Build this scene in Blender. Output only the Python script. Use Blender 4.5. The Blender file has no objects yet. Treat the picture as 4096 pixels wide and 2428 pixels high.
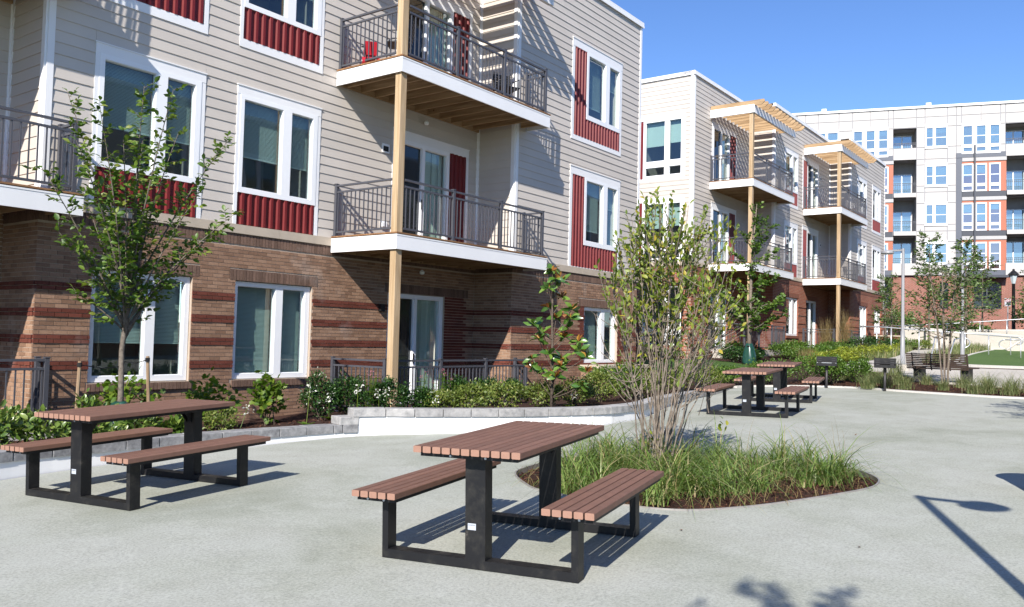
import bpy, math, random
import numpy as np
from mathutils import Vector, Matrix
from mathutils.geometry import delaunay_2d_cdt

random.seed(7)
RNG = np.random.default_rng(11)
scene = bpy.context.scene
COL = scene.collection

# ------------------------------------------------------------------ camera
cam_d = bpy.data.cameras.new('camera'); cam_d.sensor_width = 36.0; cam_d.lens = 29.884
cam_d.clip_start = 0.05; cam_d.clip_end = 1500.0
cam = bpy.data.objects.new('camera', cam_d); COL.objects.link(cam)
_R = Vector((0.59253281, -0.80515659, 0.02505455)); _U = Vector((-0.0494712, -0.00532791, 0.99876134)); _F = Vector((0.80402579, 0.59303834, 0.04298903))
m = Matrix.Identity(4)
for i in range(3):
    m[i][0] = _R[i]; m[i][1] = _U[i]; m[i][2] = -_F[i]
m.translation = (0, 0, 1.4114)
cam.matrix_world = m
scene.camera = cam

# ------------------------------------------------------------------ sky, sun, exposure
SUN_AZ = math.radians(21.8)      # direction the light travels, from +X towards +Y
SUN_EL = math.radians(35.5)
world = bpy.data.worlds.new('World'); scene.world = world; world.use_nodes = True
wn = world.node_tree; wn.nodes.clear()
wo = wn.nodes.new('ShaderNodeOutputWorld'); wb = wn.nodes.new('ShaderNodeBackground'); ws = wn.nodes.new('ShaderNodeTexSky')
ws.sky_type = 'NISHITA'; ws.sun_disc = False; ws.sun_elevation = SUN_EL
ws.sun_rotation = math.atan2(-math.cos(SUN_AZ), -math.sin(SUN_AZ)) % (2*math.pi)
ws.altitude = 80; ws.air_density = 0.85; ws.dust_density = 0.0; ws.ozone_density = 4.0
wb.inputs['Strength'].default_value = 0.12
hs = wn.nodes.new('ShaderNodeHueSaturation'); hs.inputs['Saturation'].default_value = 1.12; hs.inputs['Hue'].default_value = .508
wn.links.new(ws.outputs[0], hs.inputs['Color']); wn.links.new(hs.outputs[0], wb.inputs['Color']); wn.links.new(wb.outputs[0], wo.inputs['Surface'])
sun_d = bpy.data.lights.new('sun', 'SUN'); sun_d.energy = 5.0; sun_d.angle = math.radians(0.53); sun_d.color = (1.0, 0.94, 0.85)
sun = bpy.data.objects.new('sun', sun_d); COL.objects.link(sun)
sd = Vector((math.cos(SUN_EL)*math.cos(SUN_AZ), math.cos(SUN_EL)*math.sin(SUN_AZ), -math.sin(SUN_EL)))
sun.rotation_euler = sd.to_track_quat('-Z', 'Y').to_euler()
sun.location = (-20, -10, 30)
vs = scene.view_settings
vs.view_transform = 'Standard'; vs.look = 'None'; vs.gamma = 1.0; vs.use_curve_mapping = False
vs.exposure = 0.72
scene.cycles.max_bounces = 8; scene.cycles.transparent_max_bounces = 16
scene.cycles.diffuse_bounces = 4; scene.cycles.glossy_bounces = 3
scene.cycles.caustics_reflective = False; scene.cycles.caustics_refractive = False

# ------------------------------------------------------------------ object helpers
ORG = {}
def W(o): return ORG[o.name]
def tag(o, label=None, cat=None, group=None, kind=None):
    if label: o['label'] = label
    if cat: o['category'] = cat
    if group: o['group'] = group
    if kind: o['kind'] = kind
    return o
def thing(name, loc, label, cat, group=None, rz=0.0, local=False):
    o = bpy.data.objects.new(name, None); COL.objects.link(o)
    o.empty_display_size = 0.2
    o.location = loc; o.rotation_euler = (0, 0, rz)
    ORG[o.name] = Vector((0, 0, 0)) if local else Vector(loc)
    return tag(o, label, cat, group)
def add(name, me, parent=None, org=(0, 0, 0), rz=0.0, scale=None, rot=None):
    """org in world (or in the thing's own frame if it was made local)"""
    o = bpy.data.objects.new(name, me); COL.objects.link(o)
    org = Vector(org)
    ORG[o.name] = org
    if parent is not None:
        o.parent = parent; o.location = org - W(parent)
    else: o.location = org
    if rot is not None: o.rotation_euler = rot
    elif rz: o.rotation_euler = (0, 0, rz)
    if scale is not None: o.scale = scale
    return o
def copy_tree(o, parent=None):
    c = o.copy(); COL.objects.link(c)
    ORG[c.name] = ORG[o.name]
    if parent is not None: c.parent = parent
    for ch in list(o.children): copy_tree(ch, c)
    return c

class Fr:
    """a wall plane: origin, direction u (left to right seen from outside), outward normal n"""
    def __init__(s, o, u):
        s.o = Vector((o[0], o[1], 0)); s.u = Vector((u[0], u[1], 0)).normalized(); s.n = Vector((s.u.y, -s.u.x, 0)); s.rz = math.atan2(s.u.y, s.u.x)
    def p(s, u, d, z): return s.o + s.u*u + s.n*d + Vector((0, 0, z))

CUBE_V = [(-.5,-.5,-.5),(.5,-.5,-.5),(.5,.5,-.5),(-.5,.5,-.5),(-.5,-.5,.5),(.5,-.5,.5),(.5,.5,.5),(-.5,.5,.5)]
CUBE_F = [(0,3,2,1),(4,5,6,7),(0,1,5,4),(1,2,6,5),(2,3,7,6),(3,0,4,7)]
class MB:
    def __init__(s): s.v = []; s.f = []
    def raw(s, v, f):
        n = len(s.v); s.v.extend(v); s.f.extend(tuple(i+n for i in q) for q in f)
    def box(s, c, d, rz=0.0, tilt=None):
        cs, sn = math.cos(rz), math.sin(rz)
        vv = []
        for a, b, e in CUBE_V:
            x, y, z = a*d[0], b*d[1], e*d[2]
            if tilt: x, z = x*math.cos(tilt)-z*math.sin(tilt), x*math.sin(tilt)+z*math.cos(tilt)
            vv.append((c[0]+cs*x-sn*y, c[1]+sn*x+cs*y, c[2]+z))
        s.raw(vv, CUBE_F)
    def mm(s, a, b): s.box([(p+q)/2 for p, q in zip(a, b)], [abs(q-p) for p, q in zip(a, b)])
    def fb(s, fr, u0, u1, d0, d1, z0, z1):
        c = fr.p((u0+u1)/2, (d0+d1)/2, (z0+z1)/2); s.box(c, (u1-u0, abs(d1-d0), z1-z0), fr.rz)
    def cells(s, fr, u0, u1, z0, z1, holes, d0, d1):
        """a slab with rectangular holes, as boxes"""
        us = sorted({u0, u1, *[min(max(h[i], u0), u1) for h in holes for i in (0, 1)]})
        zs = sorted({z0, z1, *[min(max(h[i], z0), z1) for h in holes for i in (2, 3)]})
        for a, b in zip(us, us[1:]):
            if b-a < 1e-4: continue
            run = None
            for c, d in zip(zs, zs[1:]):
                if d-c < 1e-4: continue
                um, zm = (a+b)/2, (c+d)/2
                solid = not any(h[0] < um < h[1] and h[2] < zm < h[3] for h in holes)
                if solid: run = [run[0], d] if run else [c, d]
                if (not solid) and run: s.fb(fr, a, b, d0, d1, *run); run = None
            if run: s.fb(fr, a, b, d0, d1, *run)
    def tube(s, pts, rad, n=8, cap=True):
        pts = [Vector(p) for p in pts]; k = len(pts)
        if not hasattr(rad, '__len__'): rad = [rad]*k
        base = len(s.v); prev = None
        for i, p in enumerate(pts):
            t = (pts[min(i+1, k-1)]-pts[max(i-1, 0)])
            t = t.normalized() if t.length > 1e-9 else Vector((0, 0, 1))
            if prev is None: a = t.orthogonal().normalized()
            else:
                a = prev - t*prev.dot(t); a = a.normalized() if a.length > 1e-6 else t.orthogonal().normalized()
            prev = a; b = t.cross(a)
            for j in range(n):
                g = 2*math.pi*j/n; q = p + (a*math.cos(g)+b*math.sin(g))*rad[i]; s.v.append(tuple(q))
        for i in range(k-1):
            for j in range(n):
                a0 = base+i*n+j; a1 = base+i*n+(j+1) % n; s.f.append((a0, a1, a1+n, a0+n))
        if cap:
            s.f.append(tuple(base+j for j in reversed(range(n)))); s.f.append(tuple(base+(k-1)*n+j for j in range(n)))
    def lathe(s, c, prof, n=20):
        base = len(s.v); k = len(prof)
        for r, z in prof:
            for j in range(n):
                g = 2*math.pi*j/n; s.v.append((c[0]+r*math.cos(g), c[1]+r*math.sin(g), c[2]+z))
        for i in range(k-1):
            for j in range(n):
                a0 = base+i*n+j; a1 = base+i*n+(j+1) % n; s.f.append((a0, a1, a1+n, a0+n))
        s.f.append(tuple(base+j for j in reversed(range(n)))); s.f.append(tuple(base+(k-1)*n+j for j in range(n)))
    def prism(s, fr, poly, d0, d1):
        """poly of (u,z) in the wall plane, extruded d0..d1"""
        n = len(poly); b = len(s.v)
        for d in (d0, d1):
            for u, z in poly: s.v.append(tuple(fr.p(u, d, z)))
        s.f.append(tuple(b+i for i in range(n))); s.f.append(tuple(b+n+i for i in reversed(range(n))))
        for i in range(n):
            j = (i+1) % n; s.f.append((b+i, b+n+i, b+n+j, b+j))
    def mesh(s, name, mat, org=(0, 0, 0), smooth=False):
        me = bpy.data.meshes.new(name)
        o = Vector(org)
        me.from_pydata([(a-o.x, b-o.y, c-o.z) for a, b, c in s.v], [], s.f)
        if smooth: me.polygons.foreach_set('use_smooth', [True]*len(me.polygons))
        if mat: me.materials.append(mat)
        me.update()
        return me
    def build(s, name, mat, parent=None, org=None, smooth=False):
        if org is None: org = W(parent) if parent is not None else (0, 0, 0)
        return add(name, s.mesh(name, mat, org, smooth), parent, org)
_um = {}
def ubox(name, mat, parent, c, d, rz=0.0, rot=None):
    k = ('box', mat.name)
    if k not in _um:
        b = MB(); b.raw(CUBE_V, CUBE_F); _um[k] = b.mesh('box_'+mat.name, mat)
    return add(name, _um[k], parent, c, rz, d, rot)
def fbox(name, mat, parent, fr, u0, u1, d0, d1, z0, z1):
    return ubox(name, mat, parent, fr.p((u0+u1)/2, (d0+d1)/2, (z0+z1)/2), (u1-u0, abs(d1-d0), z1-z0), fr.rz)

# ------------------------------------------------------------------ materials
def _nt(name):
    mt = bpy.data.materials.new(name); mt.use_nodes = True; nt = mt.node_tree; nt.nodes.clear()
    out = nt.nodes.new('ShaderNodeOutputMaterial'); return mt, nt, out
def N(nt, typ, **kw):
    n = nt.nodes.new(typ)
    for k, v in kw.items():
        if k.startswith('_'): setattr(n, k[1:], v)
        else: n.inputs[k.replace('__', ' ')].default_value = v
    return n
def ramp(nt, fac, stops):
    r = nt.nodes.new('ShaderNodeValToRGB'); el = r.color_ramp.elements
    while len(el) < len(stops): el.new(0.5)
    for e, (p, c) in zip(el, stops): e.position = p; e.color = (*c, 1)
    nt.links.new(fac, r.inputs['Fac']); return r.outputs['Color']
def island_random(nt):
    g = nt.nodes.new('ShaderNodeNewGeometry'); o = nt.nodes.new('ShaderNodeObjectInfo')
    a = N(nt, 'ShaderNodeMath', _operation='ADD'); nt.links.new(g.outputs['Random Per Island'], a.inputs[0]); nt.links.new(o.outputs['Random'], a.inputs[1])
    f = N(nt, 'ShaderNodeMath', _operation='FRACT'); nt.links.new(a.outputs[0], f.inputs[0]); return f.outputs[0]
def coords(nt, scale=(1, 1, 1), kind='Object'):
    t = nt.nodes.new('ShaderNodeTexCoord'); mp = nt.nodes.new('ShaderNodeMapping'); mp.inputs['Scale'].default_value = scale
    nt.links.new(t.outputs[kind], mp.inputs['Vector']); return mp.outputs[0]
def world_pos(nt, scale=(1, 1, 1)):
    t = nt.nodes.new('ShaderNodeNewGeometry'); mp = nt.nodes.new('ShaderNodeMapping'); mp.inputs['Scale'].default_value = scale
    nt.links.new(t.outputs['Position'], mp.inputs['Vector']); return mp.outputs[0]
def finish(nt, out, color, rough=0.6, metal=0.0, bump=None, spec=0.5, coat=0.0):
    p = nt.nodes.new('ShaderNodeBsdfPrincipled')
    if isinstance(color, tuple): p.inputs['Base Color'].default_value = (*color, 1)
    else: nt.links.new(color, p.inputs['Base Color'])
    if isinstance(rough, float): p.inputs['Roughness'].default_value = rough
    else: nt.links.new(rough, p.inputs['Roughness'])
    p.inputs['Metallic'].default_value = metal; p.inputs['Specular IOR Level'].default_value = spec
    if coat: p.inputs['Coat Weight'].default_value = coat; p.inputs['Coat Roughness'].default_value = .15
    if bump:
        b = N(nt, 'ShaderNodeBump', Strength=bump[1], Distance=bump[2]); nt.links.new(bump[0], b.inputs['Height']); nt.links.new(b.outputs[0], p.inputs['Normal'])
    nt.links.new(p.outputs[0], out.inputs['Surface']); return p
def mixc(nt, fac, a, b, mode='MIX'):
    n = nt.nodes.new('ShaderNodeMix'); n.data_type = 'RGBA'; n.blend_type = mode
    for s, v in ((n.inputs[0], fac), (n.inputs[6], a), (n.inputs[7], b)):
        if isinstance(v, (int, float)): s.default_value = v
        elif isinstance(v, tuple): s.default_value = (*v, 1)
        else: nt.links.new(v, s)
    return n.outputs[2]
def paint(name, col, rough=0.55, var=0.08, nscale=3.0, metal=0.0, bump=0.0, bscale=40.0, spec=0.5, objvar=0.0):
    mt, nt, out = _nt(name)
    v = world_pos(nt)
    nz = N(nt, 'ShaderNodeTexNoise', Scale=nscale, Detail=5.0); nt.links.new(v, nz.inputs['Vector'])
    c = ramp(nt, nz.outputs['Fac'], [(0.3, tuple(x*(1-var) for x in col)), (0.7, tuple(min(1, x*(1+var*.6)) for x in col))])
    if objvar:
        r = island_random(nt); c = mixc(nt, 1.0, c, ramp(nt, r, [(0, (1-objvar,)*3), (1, (1,)*3)]), 'MULTIPLY')
    bp = None
    if bump:
        n2 = N(nt, 'ShaderNodeTexNoise', Scale=bscale, Detail=3.0); nt.links.new(v, n2.inputs['Vector']); bp = (n2.outputs['Fac'], bump, 0.02)
    finish(nt, out, c, rough, metal, bp, spec); return mt
def speckle(name, stops, scale, rough=0.9, big=None, bump=(.4, .01), big_scale=.3):
    mt, nt, out = _nt(name); v = world_pos(nt)
    n1 = N(nt, 'ShaderNodeTexNoise', Scale=scale, Detail=3.0, Roughness=.7); nt.links.new(v, n1.inputs['Vector'])
    c = ramp(nt, n1.outputs['Fac'], stops)
    if big:
        n2 = N(nt, 'ShaderNodeTexNoise', Scale=big_scale, Detail=6.0, Roughness=.62); nt.links.new(v, n2.inputs['Vector'])
        c = mixc(nt, 1.0, c, ramp(nt, n2.outputs['Fac'], big), 'MULTIPLY')
    finish(nt, out, c, rough, 0.0, (n1.outputs['Fac'], bump[0], bump[1]), .3); return mt
def wood(name, axis, dark, light, rough=.65):
    mt, nt, out = _nt(name)
    sc = [14, 14, 14]; sc[axis] = 0.9
    v = world_pos(nt, tuple(sc))
    n1 = N(nt, 'ShaderNodeTexNoise', Scale=1.0, Detail=6.0, Distortion=.6); nt.links.new(v, n1.inputs['Vector'])
    c = ramp(nt, n1.outputs['Fac'], [(.32, dark), (.5, tuple((a+b)/2 for a, b in zip(dark, light))), (.66, light)])
    v2 = world_pos(nt)
    n3 = N(nt, 'ShaderNodeTexVoronoi', Scale=2.6); nt.links.new(v2, n3.inputs['Vector'])
    c = mixc(nt, 1.0, c, ramp(nt, n3.outputs['Distance'], [(.03, (.35, .25, .18)), (.07, (1, 1, 1))]), 'MULTIPLY')
    r = island_random(nt); c = mixc(nt, 1.0, c, ramp(nt, r, [(0, (.82, .8, .78)), (1, (1, 1, 1))]), 'MULTIPLY')
    finish(nt, out, c, rough, 0, (n1.outputs['Fac'], .25, .01), .3); return mt
def brickmat(name, stops, rough=.85):
    mt, nt, out = _nt(name); r = island_random(nt)
    c = ramp(nt, r, stops); v = world_pos(nt)
    n1 = N(nt, 'ShaderNodeTexNoise', Scale=35.0, Detail=4.0); nt.links.new(v, n1.inputs['Vector'])
    c = mixc(nt, 1.0, c, ramp(nt, n1.outputs['Fac'], [(.3, (.8, .8, .8)), (.7, (1.08, 1.08, 1.08))]), 'MULTIPLY')
    n2 = N(nt, 'ShaderNodeTexNoise', Scale=1.6, Detail=5.0); nt.links.new(v, n2.inputs['Vector'])
    c = mixc(nt, ramp(nt, n2.outputs['Fac'], [(.62, (0, 0, 0)), (.8, (.28, .28, .28))]), c, (.55, .5, .46))
    finish(nt, out, c, rough, 0, (n1.outputs['Fac'], .5, .004), .25); return mt
def brick_tex(name, c1, c2, mortar, ang):
    """bricks too far away to be told apart; ang: direction of the wall"""
    mt, nt, out = _nt(name)
    g = nt.nodes.new('ShaderNodeNewGeometry'); s = nt.nodes.new('ShaderNodeSeparateXYZ'); nt.links.new(g.outputs['Position'], s.inputs[0])
    a = N(nt, 'ShaderNodeMath', _operation='MULTIPLY'); a.inputs[1].default_value = math.cos(ang); nt.links.new(s.outputs[0], a.inputs[0])
    b = N(nt, 'ShaderNodeMath', _operation='MULTIPLY_ADD'); b.inputs[1].default_value = math.sin(ang); nt.links.new(s.outputs[1], b.inputs[0]); nt.links.new(a.outputs[0], b.inputs[2])
    cb = nt.nodes.new('ShaderNodeCombineXYZ'); nt.links.new(b.outputs[0], cb.inputs[0]); nt.links.new(s.outputs[2], cb.inputs[1])
    br = nt.nodes.new('ShaderNodeTexBrick'); nt.links.new(cb.outputs[0], br.inputs['Vector'])
    br.inputs['Scale'].default_value = 1.0; br.inputs['Brick Width'].default_value = .205; br.inputs['Row Height'].default_value = .068; br.inputs['Mortar Size'].default_value = .009
    br.inputs['Color1'].default_value = (*c1, 1); br.inputs['Color2'].default_value = (*c2, 1); br.inputs['Mortar'].default_value = (*mortar, 1)
    n2 = N(nt, 'ShaderNodeTexNoise', Scale=.8, Detail=5.0); nt.links.new(g.outputs['Position'], n2.inputs['Vector'])
    c = mixc(nt, 1.0, br.outputs['Color'], ramp(nt, n2.outputs['Fac'], [(.3, (.82, .82, .82)), (.7, (1.1, 1.1, 1.1))]), 'MULTIPLY')
    finish(nt, out, c, .85, 0, (br.outputs['Fac'], -.4, .006), .25); return mt
def leafmat(name, stops, rough=.45, trans=.35, spec=.5):
    mt, nt, out = _nt(name); r = island_random(nt); c = ramp(nt, r, stops)
    p = nt.nodes.new('ShaderNodeBsdfPrincipled'); nt.links.new(c, p.inputs['Base Color']); p.inputs['Roughness'].default_value = rough; p.inputs['Specular IOR Level'].default_value = spec
    t = nt.nodes.new('ShaderNodeBsdfTranslucent'); c2 = mixc(nt, 1.0, c, (1.15, 1.2, .5), 'MULTIPLY'); nt.links.new(c2, t.inputs['Color'])
    mx = nt.nodes.new('ShaderNodeMixShader'); mx.inputs[0].default_value = trans
    nt.links.new(p.outputs[0], mx.inputs[1]); nt.links.new(t.outputs[0], mx.inputs[2]); nt.links.new(mx.outputs[0], out.inputs['Surface']); return mt
def glassmat(name, tint, base=.12, rough=.01):
    mt, nt, out = _nt(name)
    tr = nt.nodes.new('ShaderNodeBsdfTransparent'); tr.inputs[0].default_value = (*tint, 1)
    gl = nt.nodes.new('ShaderNodeBsdfGlossy'); gl.inputs['Color'].default_value = (.93, .97, 1, 1); gl.inputs['Roughness'].default_value = rough
    v = world_pos(nt); nz = N(nt, 'ShaderNodeTexNoise', Scale=1.1, Detail=1.0); nt.links.new(v, nz.inputs['Vector'])
    bp = N(nt, 'ShaderNodeBump', Strength=.05, Distance=.05); nt.links.new(nz.outputs['Fac'], bp.inputs['Height']); nt.links.new(bp.outputs[0], gl.inputs['Normal'])
    fr = nt.nodes.new('ShaderNodeFresnel'); fr.inputs['IOR'].default_value = 1.5
    a = N(nt, 'ShaderNodeMath', _operation='MULTIPLY_ADD'); a.use_clamp = True; a.inputs[1].default_value = 1.5; a.inputs[2].default_value = base; nt.links.new(fr.outputs[0], a.inputs[0])
    ge = nt.nodes.new('ShaderNodeNewGeometry'); fb = N(nt, 'ShaderNodeMath', _operation='SUBTRACT'); fb.inputs[0].default_value = 1.0; nt.links.new(ge.outputs['Backfacing'], fb.inputs[1])
    ml = N(nt, 'ShaderNodeMath', _operation='MULTIPLY'); nt.links.new(a.outputs[0], ml.inputs[0]); nt.links.new(fb.outputs[0], ml.inputs[1])   # a pane reflects once, at its outer face
    mx = nt.nodes.new('ShaderNodeMixShader'); nt.links.new(ml.outputs[0], mx.inputs[0]); nt.links.new(tr.outputs[0], mx.inputs[1]); nt.links.new(gl.outputs[0], mx.inputs[2])
    nt.links.new(mx.outputs[0], out.inputs['Surface']); return mt

M = {}
M['siding'] = paint('siding_paint', (.56, .51, .46), .6, .05, 1.5, bump=.06, bscale=90, objvar=.07)
M['white'] = paint('white_trim_paint', (.80, .80, .81), .5, .03, 2.0)
M['vinyl'] = paint('white_vinyl', (.83, .84, .86), .35, .02, 2.0)
M['red'] = paint('red_metal_paint', (.155, .012, .013), .48, .12, 3.0, spec=.45)
M['stone'] = paint('cast_stone', (.46, .39, .31), .8, .1, 4.0, bump=.1)
M['mortar'] = paint('mortar', (.42, .34, .27), .9, .1, 6.0, bump=.2)
M['buff'] = brickmat('buff_brick', [(0, (.21, .122, .079)), (.35, (.265, .158, .104)), (.7, (.305, .185, .122)), (1, (.34, .212, .143))])
M['brown'] = brickmat('brown_brick', [(0, (.125, .078, .058)), (1, (.19, .12, .09))])
M['rbrick'] = brickmat('red_brick', [(0, (.115, .033, .022)), (1, (.165, .05, .034))])
M['far_brick'] = brick_tex('red_brick_wall', (.30, .085, .045), (.23, .06, .032), (.36, .25, .19), 0.0)
M['far_brick_side'] = brick_tex('red_brick_return', (.30, .085, .045), (.23, .06, .032), (.36, .25, .19), math.pi/2)
M['far_buff'] = brick_tex('buff_brick_wall', (.29, .18, .112), (.22, .135, .088), (.42, .34, .27), 0.0)
M['soldier'] = paint('soldier_course', (.2, .075, .045), .85, .2, 30.0)
M['wood_v'] = wood('pine_post', 2, (.34, .235, .13), (.53, .395, .25))
M['wood_x'] = wood('pine_board', 0, (.29, .185, .095), (.48, .335, .195))
M['wood_y'] = wood('pine_rafter', 1, (.29, .185, .095), (.48, .335, .195))
M['deck'] = wood('deck_board', 0, (.22, .11, .05), (.36, .2, .1))
M['rail'] = paint('grey_rail_paint', (.068, .07, .084), .42, .06, 4.0)
M['slat'] = paint('composite_slat', (.195, .1, .07), .62, .12, 14.0, bump=.15, bscale=160, objvar=.2)
M['slat_end'] = paint('composite_slat_end', (.3, .165, .118), .7, .08, 30.0)
M['black'] = paint('black_powder_coat', (.0075, .0075, .009), .5, .3, 3.0, bump=.03, bscale=200, spec=.35)
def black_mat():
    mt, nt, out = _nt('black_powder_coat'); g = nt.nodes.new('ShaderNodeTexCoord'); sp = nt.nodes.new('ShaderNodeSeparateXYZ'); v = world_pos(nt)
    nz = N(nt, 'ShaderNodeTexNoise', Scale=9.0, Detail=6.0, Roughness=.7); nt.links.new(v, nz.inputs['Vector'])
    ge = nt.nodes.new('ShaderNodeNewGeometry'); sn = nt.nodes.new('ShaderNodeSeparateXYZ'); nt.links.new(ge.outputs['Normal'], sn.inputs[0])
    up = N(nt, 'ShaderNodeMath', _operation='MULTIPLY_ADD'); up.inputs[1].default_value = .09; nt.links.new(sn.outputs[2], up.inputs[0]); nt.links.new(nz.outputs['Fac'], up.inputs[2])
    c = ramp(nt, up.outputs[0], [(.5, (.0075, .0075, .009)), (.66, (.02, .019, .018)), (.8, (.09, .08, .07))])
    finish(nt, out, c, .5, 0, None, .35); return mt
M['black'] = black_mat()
M['blackgrey'] = paint('dark_grey_powder_coat', (.03, .028, .032), .5, .2, 3.0)
M['block'] = speckle('concrete_block', [(.3, (.24, .24, .24)), (.5, (.36, .355, .35)), (.7, (.45, .44, .43))], 9.0, .9, [(.3, (.62, .62, .64)), (.6, (1.0, 1.0, 1.0))], (.5, .012), .9)
M['block2'] = speckle('concrete_block_dark', [(.3, (.15, .15, .155)), (.5, (.24, .24, .245)), (.7, (.33, .33, .33))], 9.0, .9, [(.3, (.7, .7, .72)), (.6, (1.0, 1.0, 1.0))], (.5, .012), 1.1)
M['whitewall'] = paint('white_wall_panel', (.78, .78, .79), .6, .05, 1.5)
M['concrete'] = speckle('concrete', [(.3, (.44, .41, .37)), (.7, (.56, .53, .48))], 30.0, .85, [(.3, (.8, .8, .8)), (.65, (1, 1, 1))])
M['kerb'] = speckle('kerb_concrete', [(.3, (.5, .48, .45)), (.7, (.62, .6, .57))], 30.0, .85, [(.3, (.8, .8, .8)), (.65, (1, 1, 1))])
M['mulch'] = speckle('mulch', [(.3, (.018, .008, .006)), (.5, (.055, .023, .015)), (.72, (.1, .045, .028))], 38.0, .95, [(.3, (.6, .6, .6)), (.65, (1.1, 1.1, 1.1))], (1.0, .05), 2.0)
M['chip'] = brickmat('mulch_chip', [(0, (.02, .008, .006)), (.5, (.06, .024, .016)), (1, (.13, .06, .038))])
M['lawn'] = speckle('lawn', [(.3, (.03, .07, .012)), (.7, (.07, .135, .03))], 60.0, .9, [(.3, (.75, .8, .7)), (.65, (1.1, 1.1, 1)), ], (1.0, .03))
M['turf'] = speckle('turf', [(.3, (.055, .1, .025)), (.7, (.085, .145, .04))], 80.0, .9, [(.3, (.85, .9, .85)), (.65, (1.05, 1.05, 1))], (.6, .01))
M['galv'] = paint('galvanised_steel', (.55, .57, .6), .35, .05, 3.0, metal=.6)
M['pole'] = paint('grey_pole_paint', (.27, .275, .29), .4, .04, 3.0)
M['steel_edge'] = paint('edging_steel', (.40, .37, .35), .45, .2, 5.0, metal=.5)
M['glass'] = glassmat('window_glass', (.90, .955, .94), .045)
M['glass_far'] = glassmat('far_window_glass', (.75, .82, .84), .25)
M['bench_slat'] = paint('dark_stained_slat', (.045, .026, .018), .6, .15, 10.0, objvar=.2)
M['screen'] = paint('insect_screen', (.02, .023, .025), .8)
M['room'] = paint('dim_room', (.2, .2, .19), .9, .2, 1.0)
M['blind'] = paint('blind_slat', (.33, .42, .41), .6, .02)
M['curtain'] = paint('pale_curtain', (.5, .57, .51), .8, .08, 2.0)
M['bag'] = paint('green_bag_plastic', (.012, .055, .04), .28, .15, 6.0, spec=.6)
M['bark'] = speckle('bark', [(.3, (.085, .07, .055)), (.7, (.2, .17, .14))], 25.0, .9, None, (.6, .01))
M['bark_pale'] = speckle('pale_bark', [(.3, (.11, .088, .07)), (.7, (.26, .215, .175))], 25.0, .85, None, (.4, .008))
M['bark_dark'] = speckle('dark_bark', [(.3, (.06, .045, .035)), (.7, (.14, .11, .085))], 25.0, .9, None, (.6, .01))
M['stake'] = wood('stake_wood', 2, (.2, .13, .08), (.42, .3, .19))
M['leaf_tree'] = leafmat('elm_leaf', [(0, (.045, .10, .013)), (.5, (.09, .17, .022)), (.85, (.15, .23, .034)), (1, (.22, .25, .05))])
M['leaf_shrub'] = leafmat('spicebush_leaf', [(0, (.085, .135, .016)), (.5, (.155, .22, .03)), (.85, (.26, .3, .045)), (1, (.42, .33, .04))])
M['leaf_mag'] = leafmat('magnolia_leaf', [(0, (.035, .09, .015)), (.5, (.075, .16, .025)), (1, (.15, .24, .04))], .22, .12, .8)
M['leaf_rust'] = leafmat('magnolia_rust_leaf', [(0, (.16, .055, .015)), (.6, (.26, .1, .025)), (1, (.4, .22, .03))], .6, .25)
M['leaf_holly'] = leafmat('holly_leaf', [(0, (.012, .036, .009)), (.6, (.028, .072, .014)), (1, (.06, .125, .024))], .34, .15, .45)
M['leaf_lime'] = leafmat('lime_shrub_leaf', [(0, (.08, .12, .02)), (.5, (.15, .21, .04)), (.9, (.24, .28, .065)), (1, (.33, .32, .11))])
M['leaf_hyd'] = leafmat('hydrangea_leaf', [(0, (.06, .12, .012)), (.5, (.11, .2, .02)), (1, (.2, .27, .03))], .5, .45)
M['leaf_laurel'] = leafmat('laurel_leaf', [(0, (.05, .1, .015)), (.5, (.1, .17, .03)), (1, (.2, .26, .055))], .35, .2, .6)
M['leaf_green'] = leafmat('bright_green_leaf', [(0, (.045, .10, .012)), (.5, (.085, .17, .022)), (1, (.15, .24, .04))])
M['leaf_mid'] = leafmat('mid_green_leaf', [(0, (.05, .10, .022)), (.5, (.09, .16, .035)), (1, (.15, .22, .055))])
M['leaf_yellow'] = leafmat('yellow_green_leaf', [(0, (.17, .23, .025)), (.5, (.3, .36, .04)), (1, (.42, .43, .07))])
M['grass'] = leafmat('grass_blade', [(0, (.09, .16, .03)), (.5, (.17, .27, .06)), (.82, (.25, .33, .1)), (.92, (.35, .33, .15)), (1, (.55, .44, .25))], .45, .4)
M['grass_pale'] = leafmat('pale_grass_blade', [(0, (.12, .16, .055)), (.5, (.19, .24, .09)), (.85, (.28, .3, .14)), (1, (.48, .4, .24))], .6, .35)
M['straw'] = leafmat('straw_grass_blade', [(0, (.16, .13, .05)), (.5, (.22, .16, .07)), (1, (.3, .22, .1))], .7, .3)
M['flower_w'] = leafmat('white_petal', [(0, (.6, .6, .55)), (1, (.8, .8, .75))], .6, .3)
M['flower_p'] = leafmat('pink_petal', [(0, (.4, .14, .2)), (1, (.55, .25, .3))], .6, .3)
M['cream'] = paint('cream_panel', (.445, .425, .41), .6, .03, .6, objvar=.03)
M['cgrey'] = paint('slate_grey_panel', (.085, .095, .122), .5, .05, .6)
M['cdark'] = paint('dark_slate_panel', (.04, .045, .06), .5, .05, .6)
M['corange'] = paint('orange_panel', (.37, .115, .062), .55, .04, .6)
M['clight'] = paint('pale_grey_panel', (.38, .375, .375), .6, .04, .6)
M['cjoint'] = paint('panel_joint', (.28, .28, .3), .8)
M['crecess'] = paint('balcony_recess', (.33, .31, .3), .8)
M['far_glass_blind'] = paint('far_blind', (.45, .52, .55), .6)
M['toyred'] = paint('red_plastic', (.42, .012, .025), .3)
M['toydark'] = paint('dark_plastic', (.02, .022, .03), .4)
M['label'] = paint('sticker_paper', (.42, .45, .5), .5, .02)
M['ink'] = paint('sticker_ink', (.06, .06, .08), .6)
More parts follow.
